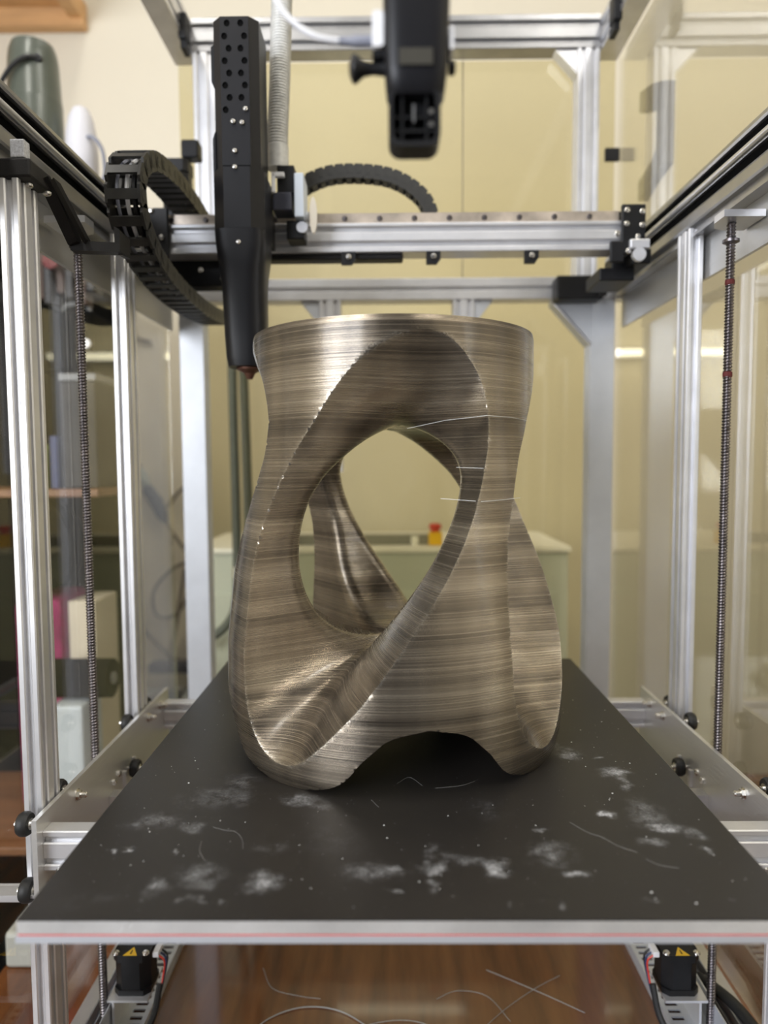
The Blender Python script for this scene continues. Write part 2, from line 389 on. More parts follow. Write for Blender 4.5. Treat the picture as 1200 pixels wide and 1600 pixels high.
for x in (-.53, 1.05):
    for y in (.35, 1.58): MB().box(x - .035, x + .035, y - .035, y + .035, -1.1, -.46).build('leg', WOODB, tt)
# curls of waste filament on the table under the bed
def curl(name, pts, r, label): tag(MB().tube(spline(pts, 6), r, 6).build(name, HAIR, None, 40), label, 'filament', 'waste filament strands on the table')
TS = [([(-.20, .86, -.4205), (-.165, .905, -.4205), (-.12, .925, -.4205), (-.07, .917, -.4205), (-.02, .88, -.4205)], .0007, 'long curved pale strand on the brown table under the bed'),
      ([(-.08, .86, -.4205), (-.03, .895, -.4205), (.03, .90, -.4205), (.08, .87, -.4205)], .0004, 'faint arched strand at the middle of the table edge'),
      ([(.136, .9965, -.4205), (.17, .975, -.4205), (.215, .945, -.4205), (.257, .915, -.4205)], .0004, 'thin pale strand slanting down towards the right cable tray'),
      ([(.10, .87, -.4205), (.15, .92, -.4205), (.20, .96, -.4205), (.24, .985, -.4205)], .0003, 'fine pale strand crossing another on the table'),
      ([(.06, .94, -.4205), (.09, .955, -.4205), (.13, .945, -.4205), (.155, .90, -.4205)], .0003, 'fine hooked strand near the middle of the table'),
      ([(-.19, 1.0, -.4205), (-.17, .96, -.4205), (-.13, .945, -.4205), (-.10, .94, -.4205)], .0003, 'short bent strand behind the long curved one')]
for a, b, c in TS: curl('filament_strand', a, b, c)

# ------------------------------------------------------------------ machine frame
FR = thing('printer_frame', 'silver aluminium extrusion frame of the large 3D printer', 'frame', (.015, 1.0, -.42))
def ext(name, axis, a0, a1, cp, cq, wp, wq, sp=(), sq=(), mat=None, w=.0062, d=.0055, parent=None):
    return MB().prism(profile(cp, cq, wp, wq, sp, sq, w, d), axis, a0, a1).build(name, mat or ALU, parent or FR)
# four guide posts, 20 x 40
for x in (-.372, .418):
    for y in (.7375, 1.020):
        ext('post', 'z', -.42, .597 if (x < 0 and y < .9) else .632, x, y, .02, .04, (0,), (-.01, .01), ALUW)
# rear corner posts, plain faced, carrying the rear beam
for x, lab in ((-.372, 0), (.398, 1)):
    o = ext('post', 'z', -.42, .619, x, 1.382, .046, .04, (), (-.01, .01), GREYA)
ext('beam', 'x', -.42, .445, 1.382, .640, .04, .04, (), (0,), ALUW)
ext('beam', 'x', -.345, .372, 1.382, -.400, .04, .04, (), (0,), ALU)
# short uprights under the rear beam with corner gussets
for x, sg in ((-.111, -1), (.139, 1)):
    ext('upright', 'z', .30, .619, x, 1.382, .04, .04, (-.01, .01), (0,), ALUW)
    MB().prism([(x + sg * .02, .619), (x + sg * .055, .619), (x + sg * .02, .575)], 'y', 1.368, 1.396).build('gusset', GREYA, FR)
MB().prism([(.375, .619), (.305, .619), (.305, .612), (.375, .535)], 'y', 1.362, 1.40).build('gusset', GREYA, FR)
MB().tube([(.303, 1.361, .616), (.375, 1.361, .536)], .003, 6).build('gusset_rim', ALU, FR)
# Y rails: deep extrusions with black strips added for the shade inside their slots, and the flat web plates under them
for x, sg in ((-.405, 1), (.432, -1)):
    ext('side_rail', 'y', .42, 1.40, x, .662, .040, .078, (), (-.032, .0, .024), RAILG, .0135, .008)
    xi = x + sg * .020
    for z in (.686, .662):
        MB().box(min(xi - sg * .0078, xi - sg * .0055), max(xi - sg * .0078, xi - sg * .0055), .42, 1.40, z - .0063, z + .0063).build('slot_shade', VOID, FR)
    MB().lathe([(.0042, .42), (.0042, 1.40)], (xi + sg * .0015, 0, .674), 'y', 10).build('guide_rod', ALU, FR, 40)
    MB().box(x - sg * .004 - .0025, x - sg * .004 + .0025, .42, 1.362, .566, .6228).build('web_plate', BRUSH, FR)
# base side rails
for x in (-.396, .442):
    ext('base_rail', 'y', .45, .999, x, -.402, .02, .036, (), (0,), ALU)
    ext('base_rail', 'y', 1.0, 1.361, x, -.402, .02, .036, (), (0,), ALU)
# upper storey: rear posts, rear beam, depth beams, gussets
for x in (-.352, .382):
    ext('upper_post', 'z', .661, 1.10, x, 1.44, .042, .04, (-.010, .010), (0,), ALUW)
ext('upper_beam', 'x', -.374, .404, 1.44, 1.132, .04, .062, (), (-.018, .014), RAILG, .009)
for x in (-.396, .426):
    ext('upper_depth_beam', 'y', .30, 1.46, x, 1.128, .042, .062, (), (-.016, .014), ALU)
for x, sg in ((-.331, 1), (.361, -1)):
    MB().prism([(x, 1.10), (x + sg * .042, 1.10), (x, 1.055)], 'y', 1.425, 1.455).build('gusset', ALU, FR)
for x, y in ((-.371, 1.36), (.401, 1.32)):
    m = MB(); m.box(x - .008, x + .008, y - .014, y + .014, 1.085, 1.130, .003); m.box(x - .005, x + .005, y - .008, y + .022, 1.070, 1.0850)
    m.build('clamp', BLACK, FR)
# panels
def pane(name, x0, x1, y0, y1, z0, z1, mat): return MB().box(x0, x1, y0, y1, z0, z1).build(name, mat, FR)
MB().box(.1460, .1480, 1.4605, 1.4665, -.38, 1.10).build('panel_joint', plain('joint_brown', (.22, .18, .11), .6), FR)
pane('back_panel', -.412, .1455, 1.462, 1.4650, -.38, 1.10, ACR_BACK)
pane('back_panel', .1485, .445, 1.462, 1.4650, -.38, 1.10, ACR_BACK)
pane('side_panel', .4535, .4565, .45, 1.46, -.38, 1.10, ACR_R)
pane('side_panel', -.416, -.4135, .45, 1.36, -.38, .62, ACR_L)
# latch and handle on the right-hand pane
hd = thing('panel_handle', 'dark grey bracket shaped handle on right acrylic panel', 'handle', (.455, 1.24, .80))
MB().prism([(1.355, .985), (1.290, .968), (1.235, .945), (1.235, .812), (1.290, .806), (1.355, .792), (1.355, .826), (1.290, .838), (1.268, .85), (1.268, .912), (1.290, .925), (1.355, .948)], 'x', .457, .475).build('grip', plain('handle_grey', (.10, .09, .08), .5), hd)
lt = tag(MB().box(.425, .4533, 1.452, 1.461, .905, .930, .002).build('latch', BLACK), 'small black latch at right edge of the back panel', 'latch')

# lead screw support brackets + lead screws
for x, sg, lab in ((-.3705, -1, 'dark threaded lead screw on the left side'), (.404, 1, 'dark threaded lead screw on the right side with rusty red specks')):
    pts = [(x - sg * .020, .845), (x + sg * .0275, .845), (x + sg * .0275, .897), (x + sg * .004, .897), (x - sg * .012, .889), (x - sg * .020, .870)]
    MB().prism(pts, 'z', .596, .604).build('screw_bracket', ALU, FR)
    t = thing('lead_screw', lab, 'screw', (x, .87, -.42))
    bm = bmesh.new(); n = 12; pitch = .0037; st = 7; z0, z1 = -.415, .596; steps = int((z1 - z0) / pitch * st); prev = None
    for i in range(steps + 1):
        z = z0 + i * pitch / st; ring = []
        for k in range(n):
            a = 2 * PI * k / n; ph = (z / pitch - k / n) % 1.0
            rr = .0042 + .0012 * max(0, min(1, (abs(ph - .5) * 4 - .6)))
            ring.append(bm.verts.new((x + rr * math.cos(a), .87 + rr * math.sin(a), z)))
        if prev:
            for k in range(n): bm.faces.new((prev[k], prev[(k+1) % n], ring[(k+1) % n], ring[k]))
        prev = ring
    mb = MB(); mb.bm.free(); mb.bm = bm; mb.build('threaded_rod', DSTEEL, t, 60)
    MB().lathe([(.0052, .572), (.0095, .574), (.0095, .577), (.0052, .579)], (x, .87, .0), 'z', 20).build('collar', DSTEEL, t, 30)
    if sg > 0:
        for z in (.528, .420):
            MB().lathe([(.0050, -.004), (.0056, -.002), (.0055, .002), (.005, .003)], (x, .87, z), 'z', 12).build('rust_patch', plain('rust_red', (.11, .015, .015), .7, .2), t)

# ------------------------------------------------------------------ bed carriage (side plates, cross beams, wheels, bolts)
CA = thing('bed_carriage', 'aluminium carriage with side plates and cross beams carrying the black bed', 'carriage', (.016, .88, -.14))
def wheel_mesh():
    m = MB(); m.lathe([(.006, -.0055), (.0105, -.0055), (.0122, -.0025), (.0122, .0025), (.0105, .0055), (.006, .0055)], (0, 0, 0), 'x', 24); return m.mesh('wheel', RUBBER, 30)
def hub_mesh():
    m = MB(); m.lathe([(.0058, -.0062), (.0058, .0062)], (0, 0, 0), 'x', 16); m.lathe([(.0028, -.010), (.0028, .010)], (0, 0, 0), 'x', 10); return m.mesh('hub', STEEL, 30)
def bolt_mesh():
    m = MB(); m.lathe([(.0055, 0), (.0055, .0035)], (0, 0, 0), 'x', 6); m.lathe([(.0033, .0035), (.0033, .009), (.0022, .0105)], (0, 0, 0), 'x', 12); m.lathe([(.0068, -.001), (.0068, .0)], (0, 0, 0), 'x', 18); return m.mesh('bolt', STEEL, 30)
def screw_mesh():
    m = MB(); m.lathe([(.0045, 0), (.0042, .0022), (.0028, .0034), (.0006, .0037)], (0, 0, 0), 'x', 16); return m.mesh('screw', STEEL, 30)
WH, HB, BO, SC = wheel_mesh(), hub_mesh(), bolt_mesh(), screw_mesh()
for xp, sg, xw in ((-.358, 1, -.372), (.397, -1, .418)):
    pl = MB().prism([(.690, -.038), (1.118, -.038), (1.118, -.125), (.690, -.125)], 'x', xp - .0025, xp + .0025).build('side_plate', BRUSH, CA)
    for y in (.700, .775, .983, 1.058):
        for z in (-.046, -.116):
            ww = put('wheel', WH, (xw + (-.0), y, z), CA); put('hub', HB, (xw, y, z), ww)
    xi = xp + sg * .0025; rot = None if sg > 0 else (0, 0, PI)
    for y, z in ((.783, -.055), (1.022, -.052), (1.075, -.052)): put('bolt', BO, (xi + sg * .001, y, z), CA, rot)
    for y, z in ((.888, -.088), (.903, -.084)): put('screw', SC, (xi, y, z), CA, rot)
    # idler roller on the inner face in a small bracket
    MB().box(min(xi, xi + sg * .004), max(xi, xi + sg * .004), .917, .923, -.11, -.088).build('idler_bracket', ALUW, CA); MB().box(min(xi, xi + sg * .004), max(xi, xi + sg * .004), .954, .959, -.108, -.084).build('idler_bracket', ALUW, CA)
    ww = put('wheel', WH, (xi + sg * .010, .938, -.092), CA); put('hub', HB, (xi + sg * .010, .938, -.092), ww)
    # lower stop bracket
    xo = xp - sg * .075
    MB().box(min(xo, xp + sg * .030), max(xo, xp + sg * .030), .712, .7165, -.137, -.118, .001).build('lower_bracket', ALUW, CA)
    MB().box(min(xo, xp + sg * .030), max(xo, xp + sg * .030), .694, .712, -.121, -.118).build('lower_bracket_flange', ALUW, CA)
    put('bolt', BO, (xp + sg * .018, .703, -.104), CA, (0, -PI / 2, 0))
for y in (.702, 1.092):
    MB().prism(profile(y + .01, -.076, .020, .042, (), (-.0115, .0115), .0058, .005), 'x', -.3553, .3943).build('cross_beam', ALUW, CA)
for x in (-.20, .23):
    for y in (.712, 1.102): MB().lathe([(.004, -.055), (.004, -.0175)], (x, y, 0), 'z', 10).build('levelling_bolt', STEEL, CA)
for y in (.88,): MB().box(-.3553, .3943, y - .01, y + .01, -.118, -.099).build('cross_bar', ALU, CA)

# ------------------------------------------------------------------ print bed
BD = thing('print_bed', 'wide flat print bed with black surface sheet and silver edges', 'print bed', (.013, .805, -.017))
X0, X1, Y0, Y1 = -.263, .289, .478, 1.140
MB().box(X0, X1, Y0, Y1, -.0012, 0).build('build_sheet', BED, BD)
MB().box(X0, X1, Y0, Y1, -.0106, -.0012).build('top_plate', STEELB, BD)
MB().box(X0 + .0004, X1, Y0 + .0004, Y1, -.0120, -.0106).build('adhesive_layer', REDTAPE, BD)['label'] = 'thin red adhesive line between the plates'
MB().box(X0 - .0012, X1 + .001, Y0 - .0004, Y1, -.0172, -.0120).build('lower_plate', GREYA, BD)
CR = [(0.0813,0.6288),(0.069,0.6665),(0.0519,0.6746),(-0.0071,0.6073),(-0.04,0.5545),(-0.0042,0.5859),(-0.0776,0.5254),(-0.2286,0.7241),(-0.202,0.6911),(-0.2102,0.7448),(0.2018,0.728),(0.2109,0.6672),(0.2039,0.6542),(0.2035,0.793),(0.2562,0.8568),(0.2691,0.8336),(0.2367,0.8079),(0.2246,0.7783),(0.2041,0.749),(0.2234,0.8298),(0.2715,0.6165),(0.2148,0.5873),(0.1574,0.537),(0.1907,0.5088),(0.1909,0.5018),(0.1254,0.6069),(0.2679,0.7092),(0.2502,0.7357),(0.2369,0.7406),(0.2265,0.9639),(0.2416,0.9373),(0.2722,0.8974),(-0.2094,0.597),(-0.2276,0.5231),(0.0503,0.6242),(0.0934,0.6445),(0.0958,0.5856),(0.218,0.4957),(0.2679,0.5257),(0.0203,0.5227)]
m = MB()
for x, y in CR + [(random.uniform(X0 + .02, X1 - .02), random.uniform(.5, 1.0)) for _ in range(110)]:
    s = random.uniform(.00025, .0008) if (x, y) in CR else random.uniform(.00018, .00045)
    if math.hypot(x - .004, y - .841) < .205: continue
    bmesh.ops.create_icosphere(m.bm, subdivisions=1, radius=s, matrix=Matrix.Translation((x, y, s * .5)) @ Matrix.Diagonal((1.3, 1, .6, 1)))
tag(m.build('print_crumbs', FIL), 'tiny white plastic crumbs scattered over the black bed', 'crumbs', kind='stuff')
STR = [[(-0.1563,0.6045),(-0.1444,0.599),(-0.1351,0.5968),(-0.1269,0.5841),(-0.1228,0.5691)],[(-0.1603,0.5812),(-0.1579,0.5662),(-0.1501,0.552)],[(0.1563,0.6124),(0.1681,0.5938),(0.1771,0.5874),(0.1861,0.5732),(0.1986,0.5634)],[(0.0422,0.6788),(0.0677,0.6842),(0.0826,0.694)],[(0.2027,0.5531),(0.2098,0.5449),(0.223,0.5404)],[(0.0049,0.6887),(0.0179,0.7031),(0.03,0.6844)],[(-0.0196,0.6551),(-0.0121,0.64)]]
SLAB = ['hair-thin curled strand on the left half of the black bed', 'short wavy strand near the left glue marks', 'long kinked strand on the right half of the bed', 'pale strand under the front arch of the printed stool', 'fine strand near the bed front right', 'looped strand in the shadow under the stool arch', 'tiny straight strand in front of the stool foot']
for pts, lab in zip(STR, SLAB):
    tag(MB().tube(spline([(x, y, .0003) for x, y in pts], 5), .00009, 5).build('filament_hair', HAIR), lab, 'filament', 'filament hairs on the bed')

# ------------------------------------------------------------------ the printed stool (implicit solid, meshed by surface nets)
SX, SY, SH = .004, .841, .4565
def stool():
    def smooth_tab(xs, ys, lo, hi, k):
        g = np.linspace(lo, hi, 1201); v = np.interp(g, xs, ys)
        dx = g[1] - g[0]; nk = max(1, int(k / dx)); ker = np.hanning(2 * nk + 1); ker /= ker.sum()
        # extend linearly before smoothing
        s0 = (v[1] - v[0]); s1 = (v[-1] - v[-2])
        vv = np.concatenate([v[0] - s0 * np.arange(nk, 0, -1), v, v[-1] + s1 * np.arange(1, nk + 1)])
        return g, np.convolve(vv, ker, 'valid')
    gR, tR = smooth_tab([-.01, 0, .012, .03, .07, .12, .2, .26, .32, .36, .452, .4565, .47], np.array([.191, .193, .1968, .199, .2, .199, .190, .180, .1685, .1645, .1645, .1632, .161]) * .971, -.02, .48, .006)
    zc_ = [.0215, .025, .035, .05, .07, .09, .12, .15, .18, .21, .24, .27, .30, .33, .36, .38, .40, .42, .43, .4425]
    cc_ = [-35.2, -35.6, -36, -35.2, -33.6, -31.5, -28.5, -25.2, -22, -18.5, -14.7, -10.4, -5.9, -1, 3.7, 5.6, 7.0, 8.2, 9.2, 10.6]
    aa_ = [0, 5.2, 9.8, 14.2, 18.4, 21.8, 25.4, 28.7, 31.8, 34.6, 36.5, 37.1, 36.8, 35.6, 32.1, 28.8, 24.4, 17.7, 13, 0]
    a2 = np.sign(aa_) * np.array(aa_) ** 2
    ze = [-.06] + zc_ + [.53]; ce = [-38] + cc_ + [14]; a2e = [-700] + list(a2) + [-1500]
    gC, tC = smooth_tab(ze, ce, -.06, .53, .02); gA, tA = smooth_tab(ze, a2e, -.06, .53, .009)
    gB, tB = smooth_tab([-.05, -.001, .0025, .007, .0125, .0185, .03, .037, .0574, .0633, .0690, .14], [.30, .122, .1045, .0925, .0835, .0765, .068, .063, .042, .030, .0, -.6], -.05, .14, .004)
    zc, hz = .237, .209
    def fields(x, y, z):
        r = np.sqrt(x * x + y * y) + 1e-6; ph = np.degrees(np.arctan2(x, -y))
        Rz = np.interp(z, gR, tR)
        s = np.clip(r / Rz, 0, 1.15)
        g = np.where(z > zc, .565 + .435 * s ** 2.8, .57 + .43 * s ** 2.0)
        zp = np.clip(zc + (z - zc) / g, -.06, .53)
        q = np.interp(zp, gA, tA); a = np.sign(q) * np.sqrt(np.abs(q))
        d = (ph - np.interp(zp, gC, tC) + 45) % 90 - 45
        tun = np.radians(np.abs(d) - a) * np.maximum(r, .03)
        core = ((np.abs(r / .123) ** 2.5 + np.abs((z - zc) / .1215) ** 2.5) ** .4 - 1) * .11
        k = .016; h = np.clip(.5 + .5 * (core - tun) / k, 0, 1)
        cav = core * (1 - h) + tun * h - k * h * (1 - h)
        d2 = (ph - 9.2 + 45) % 90 - 45
        lat = r * np.abs(np.sin(np.radians(d2)))
        arch = lat - np.interp(z, gB, tB)
        return [r - Rz, z - SH, -z, -cav, -arch]
    h = .0026
    xs = np.arange(-.2, .2001 + h, h) + 1.3e-5; zs = np.arange(-.006, SH + .008, h) + 1.7e-5
    nx, nz = len(xs), len(zs)
    F = np.empty((nx, nx, nz), np.float32)
    Yg, Zg = np.meshgrid(xs, zs, indexing='ij')
    for i, x in enumerate(xs): F[i] = np.maximum.reduce(fields(np.full_like(Yg, x), Yg, Zg))
    ins = F < 0
    cs = np.zeros((nx - 1, nx - 1, nz - 1), np.int8)
    for a in (0, 1):
        for b in (0, 1):
            for c in (0, 1): cs += ins[a:nx - 1 + a, b:nx - 1 + b, c:nz - 1 + c]
    act = (cs > 0) & (cs < 8); I = np.argwhere(act); idx = -np.ones(act.shape, np.int64); idx[act] = np.arange(len(I))
    acc = np.zeros((len(I), 3)); cnt = np.zeros(len(I))
    corners = [(a, b, c) for a in (0, 1) for b in (0, 1) for c in (0, 1)]
    for p in corners:
        for ax in range(3):
            if p[ax]: continue
            q = list(p); q[ax] = 1
            fa = F[I[:, 0] + p[0], I[:, 1] + p[1], I[:, 2] + p[2]]; fb = F[I[:, 0] + q[0], I[:, 1] + q[1], I[:, 2] + q[2]]
            mk = (fa < 0) != (fb < 0); tt = np.where(mk, fa / np.where(mk, fa - fb, 1), 0)
            pos = np.tile(np.array(p, float), (len(I), 1)); pos[:, ax] += tt
            acc[mk] += pos[mk]; cnt[mk] += 1
    V = (I + acc / cnt[:, None]) * h + np.array([xs[0], xs[0], zs[0]])
    quads = []
    for ax in range(3):
        o1, o2 = [(1, 2), (2, 0), (0, 1)][ax]
        sl0 = [slice(1, -1)] * 3; sl1 = [slice(1, -1)] * 3
        sl0[ax] = slice(0, -1); sl1[ax] = slice(1, None)
        A, B = ins[tuple(sl0)], ins[tuple(sl1)]
        E = np.argwhere(A != B); fl = A[tuple(E.T)]
        base = E.copy()
        for k2 in range(3):
            if k2 != ax: base[:, k2] += 1
        def cell(d1, d2):
            c = base.copy(); c[:, o1] -= d1; c[:, o2] -= d2; return idx[tuple(c.T)]
        qd = np.stack([cell(1, 1), cell(0, 1), cell(0, 0), cell(1, 0)], 1)
        qd[~fl] = qd[~fl][:, ::-1]; quads.append(qd)
    Q = np.concatenate(quads)
    # snap vertices to the exact surface; on creases to both surfaces
    def val_grad(V):
        e = 2e-4
        f0 = np.stack(fields(V[:, 0], V[:, 1], V[:, 2]), 1); G = np.zeros(f0.shape + (3,))
        for k in range(3):
            Vp = V.copy(); Vp[:, k] += e; G[:, :, k] = (np.stack(fields(Vp[:, 0], Vp[:, 1], Vp[:, 2]), 1) - f0) / e
        return f0, G
    ar = np.arange(len(V)); V0 = V.copy()
    for it in range(5):
        f0, G = val_grad(V); gn = np.linalg.norm(G, axis=2) + 1e-6; dist = f0 / gn
        o = np.argsort(-dist, 1)
        def push(V, j):
            dd = dist[ar, j]; n = G[ar, j] / gn[ar, j][:, None]
            return dd[:, None] * n
        i1, i2 = o[:, 0], o[:, 1]
        st = push(V, i1)
        both = np.abs(dist[ar, i2]) < h * .66
        if it < 4: st = st + np.where(both[:, None], push(V, i2), 0) * .9
        ln = np.linalg.norm(st, axis=1); st *= np.minimum(1, h * .7 / np.maximum(ln, 1e-9))[:, None]
        V = V - st * .8
    far = np.linalg.norm(V - V0, axis=1) > 2.2 * h; V[far] = V0[far]
    f0, G = val_grad(V); gn = np.linalg.norm(G, axis=2) + 1e-6; dist = np.abs(f0 / gn)
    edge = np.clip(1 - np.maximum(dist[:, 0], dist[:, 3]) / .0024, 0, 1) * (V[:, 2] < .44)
    me = bpy.data.meshes.new('stool_body')
    me.vertices.add(len(V)); me.vertices.foreach_set('co', (V + np.array([SX, SY, 0])).astype(np.float32).ravel())
    me.loops.add(len(Q) * 4); me.loops.foreach_set('vertex_index', Q.astype(np.int32).ravel())
    me.polygons.add(len(Q)); me.polygons.foreach_set('loop_start', np.arange(0, len(Q) * 4, 4, dtype=np.int32))
    me.update(calc_edges=True); me.validate()
    at = me.attributes.new('edge_glint', 'FLOAT', 'POINT'); at.data.foreach_set('value', edge.astype(np.float32))
    me.materials.append(STOOL); me.polygons.foreach_set('use_smooth', [True] * len(me.polygons)); me.set_sharp_from_angle(angle=R(28))
    return me
ST = thing('printed_stool', 'brown-grey 3D printed stool with twisted legs and large teardrop openings', 'stool', (SX, SY, 0))
put('stool_body', stool(), (0, 0, 0), ST)

def sp_(ph, r, z): return (SX + r * math.sin(R(ph)), SY - r * math.cos(R(ph)), z)
for pts in ([(8, .10, .352), (22, .135, .3585), (34.6, .1605, .3625), (48, .1612, .362), (62, .1605, .3605)], [(20, .135, .281), (29.5, .1725, .279), (38, .1742, .280), (47, .1735, .281)], [(24, .15, .312), (31, .168, .311)]):
    MB().tube([sp_(*p) for p in pts], .00022, 5).build('filament_string', FIL, ST)
# ------------------------------------------------------------------ gantry
GA = thing('gantry', 'silver horizontal gantry beam with black end brackets crossing the printer', 'gantry', (.01, 1.14, .63))
MB().prism(profile(1.142, .661, .04, .044, (), (-.010, .012), .0075, .006), 'x', -.358, .372).build('beam', ALUW, GA)
MB().box(-.352, .352, 1.128, 1.140, .6835, .699).build('linear_rail', RAILM, GA)
MB().box(-.36, .372, 1.140, 1.150, .6835, .702).build('rail_backing', BLACK, GA)
SCD = SC.copy(); SCD.materials[0] = DSTEEL
for i in range(13): put('rail_screw', SCD, (-.335 + i * .0535, 1.1288, .691), GA, (0, 0, -PI / 2))
MB().box(-.20, .022, 1.128, 1.156, .630, .6385, .003).build('cable_tray', BLACKP, GA)
for x in (-.062, .068, .218):
    MB().prism([(x - .011, .6388), (x + .011, .6388), (x + .011, .628), (x + .005, .620), (x - .011, .620)], 'y', 1.120, 1.127).build('clip', BLACK, GA)
    put('screw', SC, (x, 1.1198, .631), GA, (0, 0, -PI / 2))
# right end bracket
e = MB(); e.box(.352, .388, 1.112, 1.120, .630, .704, .002); e.box(.372, .400, 1.12, 1.20, .618, .640, .002); e.box(.335, .356, 1.112, 1.1195, .618, .650, .002)
e.build('end_bracket', BLACK, GA)
for x, z in ((.359, .694), (.382, .692), (.359, .674), (.382, .672), (.345, .660), (.376, .655), (.362, .634), (.384, .640)): put('screw', SC, (x, 1.1118, z), GA, (0, 0, -PI / 2))
MB().box(.362, .392, 1.103, 1.1118, .636, .650, .002).build('bearing_block', ALUW, GA)
MB().cyl((.376, 1.106, .627), .010, -.004, .004, 'y', 18).build('pulley', ALUW, GA, 30)
e = MB(); e.box(.330, .385, 1.15, 1.23, .600, .620, .002); e.box(.352, .39, 1.16, 1.20, .618, .640, .002); e.build('slide_block', BLACK, GA)
# left end bracket and drive motor
e = MB(); e.box(-.372, -.335, 1.112, 1.120, .630, .705, .002); e.box(-.372, -.255, 1.165, 1.20, .600, .648, .002); e.build('end_bracket', BLACK, GA)
for x, z in ((-.36, .70), (-.345, .66), (-.30, .625), (-.265, .612)): put('screw', SC, (x, 1.1118 if x < -.335 else 1.1648, z), GA, (0, 0, -PI / 2))
def stepper(parent, cx, cy, z0, wd, hgt, body=BLACK):
    c = wd * .16; hw = wd / 2
    pts = [(cx - hw + c, cy - hw), (cx + hw - c, cy - hw), (cx + hw, cy - hw + c), (cx + hw, cy + hw - c), (cx + hw - c, cy + hw), (cx - hw + c, cy + hw), (cx - hw, cy + hw - c), (cx - hw, cy - hw + c)]
    hw2 = hw * .97; c2 = c * 1.5
    pts2 = [(cx - hw2 + c2, cy - hw2), (cx + hw2 - c2, cy - hw2), (cx + hw2, cy - hw2 + c2), (cx + hw2, cy + hw2 - c2), (cx + hw2 - c2, cy + hw2), (cx - hw2 + c2, cy + hw2), (cx - hw2, cy + hw2 - c2), (cx - hw2, cy - hw2 + c2)]
    MB().prism(pts, 'z', z0, z0 + hgt * .14).build('end_cap', BLACK, parent)
    MB().prism(pts2, 'z', z0 + hgt * .14, z0 + hgt * .82).build('motor_body', body, parent)
    MB().prism(pts, 'z', z0 + hgt * .82, z0 + hgt).build('end_cap', BLACK, parent)
dm = thing('drive_motor', 'black stepper motor standing behind the left end of the gantry', 'motor', (-.36, 1.265, .6205))
stepper(dm, -.3615, 1.262, .725, .046, .105)
MB().box(-.3845, -.3425, 1.235, 1.29, .6205, .725, .002).build('mount', ALU, dm)
MB().box(-.352, -.322, 1.25, 1.28, .836, .866, .004).build('connector_block', BLACK, dm)
for z in (.70, .668): MB().lathe([(.009, 0), (.009, .006), (.004, .008)], (-.352, 1.229, z), 'y', 14).build('knob', WHITE, dm, 30)
rb = thing('corner_block', 'black rectangular block in the rear right corner of the frame', 'block', (.34, 1.335, .60))
MB().box(.302, .385, 1.315, 1.357, .609, .651, .003).build('body', BLACK, rb)
MB().box(.372, .388, 1.300, 1.315, .612, .648, .002).build('plate', BLACKP, rb)

# ------------------------------------------------------------------ tool head
TH = thing('extruder_assembly', 'tall black print head with perforated shroud and rounded lower duct', 'print head', (-.205, 1.04, .447))
cx = -.2035
def chamf(hw, y0, y1, ch): return [(cx - hw + ch, y0), (cx + hw - ch, y0), (cx + hw, y0 + ch), (cx + hw, y1), (cx - hw, y1), (cx - hw, y0 + ch)]
MB().prism(chamf(.0305, .9905, 1.06, .0115), 'z', .714, .908).build('shroud', SATIN, TH)
MB().prism([(cx - .0305, .885), (cx - .0365, .880), (cx - .0365, .835), (cx - .0305, .820)], 'y', 1.01, 1.06).build('side_cover', SATIN, TH)
MB().prism([(cx - .0305, .765), (cx - .034, .755), (cx - .034, .714), (cx - .0305, .714)], 'y', 1.0, 1.06).build('side_cover', SATIN, TH)
# perforated front plate: real holes
HOLES = [(-.0095, .8985), (.0085, .8985)]
for k in range(7): HOLES += ([(-.0132, .882 - k * .0157), (.0132, .882 - k * .0157)] if k % 2 == 0 else [(-.0075, .882 - k * .0157), (.0082, .882 - k * .0157)])
HOLES = HOLES[:-1]
def plate_mesh():
    bm = bmesh.new(); edges = []
    def loop(pts):
        vs = [bm.verts.new((p[0], .9885, p[1])) for p in pts]
        for i in range(len(vs)): edges.append(bm.edges.new((vs[i], vs[(i+1) % len(vs)])))
    loop([(cx - .019, .716), (cx + .019, .716), (cx + .019, .907), (cx - .019, .907)])
    hw = .019
    for hx, hz in HOLES:
        loop([(cx + hx + .0041 * math.cos(2*PI*k/12), hz + .0046 * math.sin(2*PI*k/12)) for k in range(12)])
    bmesh.ops.triangle_fill(bm, edges=edges, use_beauty=True)
    r = bmesh.ops.extrude_face_region(bm, geom=bm.faces[:])
    bmesh.ops.translate(bm, verts=[v for v in r['geom'] if isinstance(v, bmesh.types.BMVert)], vec=(0, .0019, 0))
    mb = MB(); mb.bm.free(); mb.bm = bm; return mb.mesh('perforated_plate', SATIN)
put('perforated_plate', plate_mesh(), (0, 0, 0), TH)
MB().box(cx - .0188, cx + .0188,   .9903, .99045, .72, .905).build('dark_backing', VOID, TH)
for x, z in ((-.0035, .772), (.0085, .7705), (.0135, .788), (-.002, .734), (-.002, .7125), (.001, .6145)):
    put('screw', SC, (cx + x, .9872 if z > .714 else .9860, z), TH, (0, 0, -PI / 2)).scale = (.72, .72, .72)
MB().prism(chamf(.0345, .9865, 1.07, .0165), 'z', .634, .7138).build('motor_cover', SATIN, TH)
MB().loft([(.6338, cx, 1.028, .0345, .0415, 6), (.615, cx + .001, 1.028, .0345, .0415, 5.5), (.600, cx + .001, 1.026, .0335, .040, 4.5), (.582, cx + .0015, 1.024, .0315, .036, 3.6), (.56, cx + .002, 1.022, .030, .032, 3.2), (.50, cx + .003, 1.022, .0292, .030, 3.0), (.465, cx + .004, 1.022, .0285, .029, 3.0), (.452, cx + .004, 1.022, .0265, .027, 2.8)], 48).build('air_duct', SATIN, TH, 35)
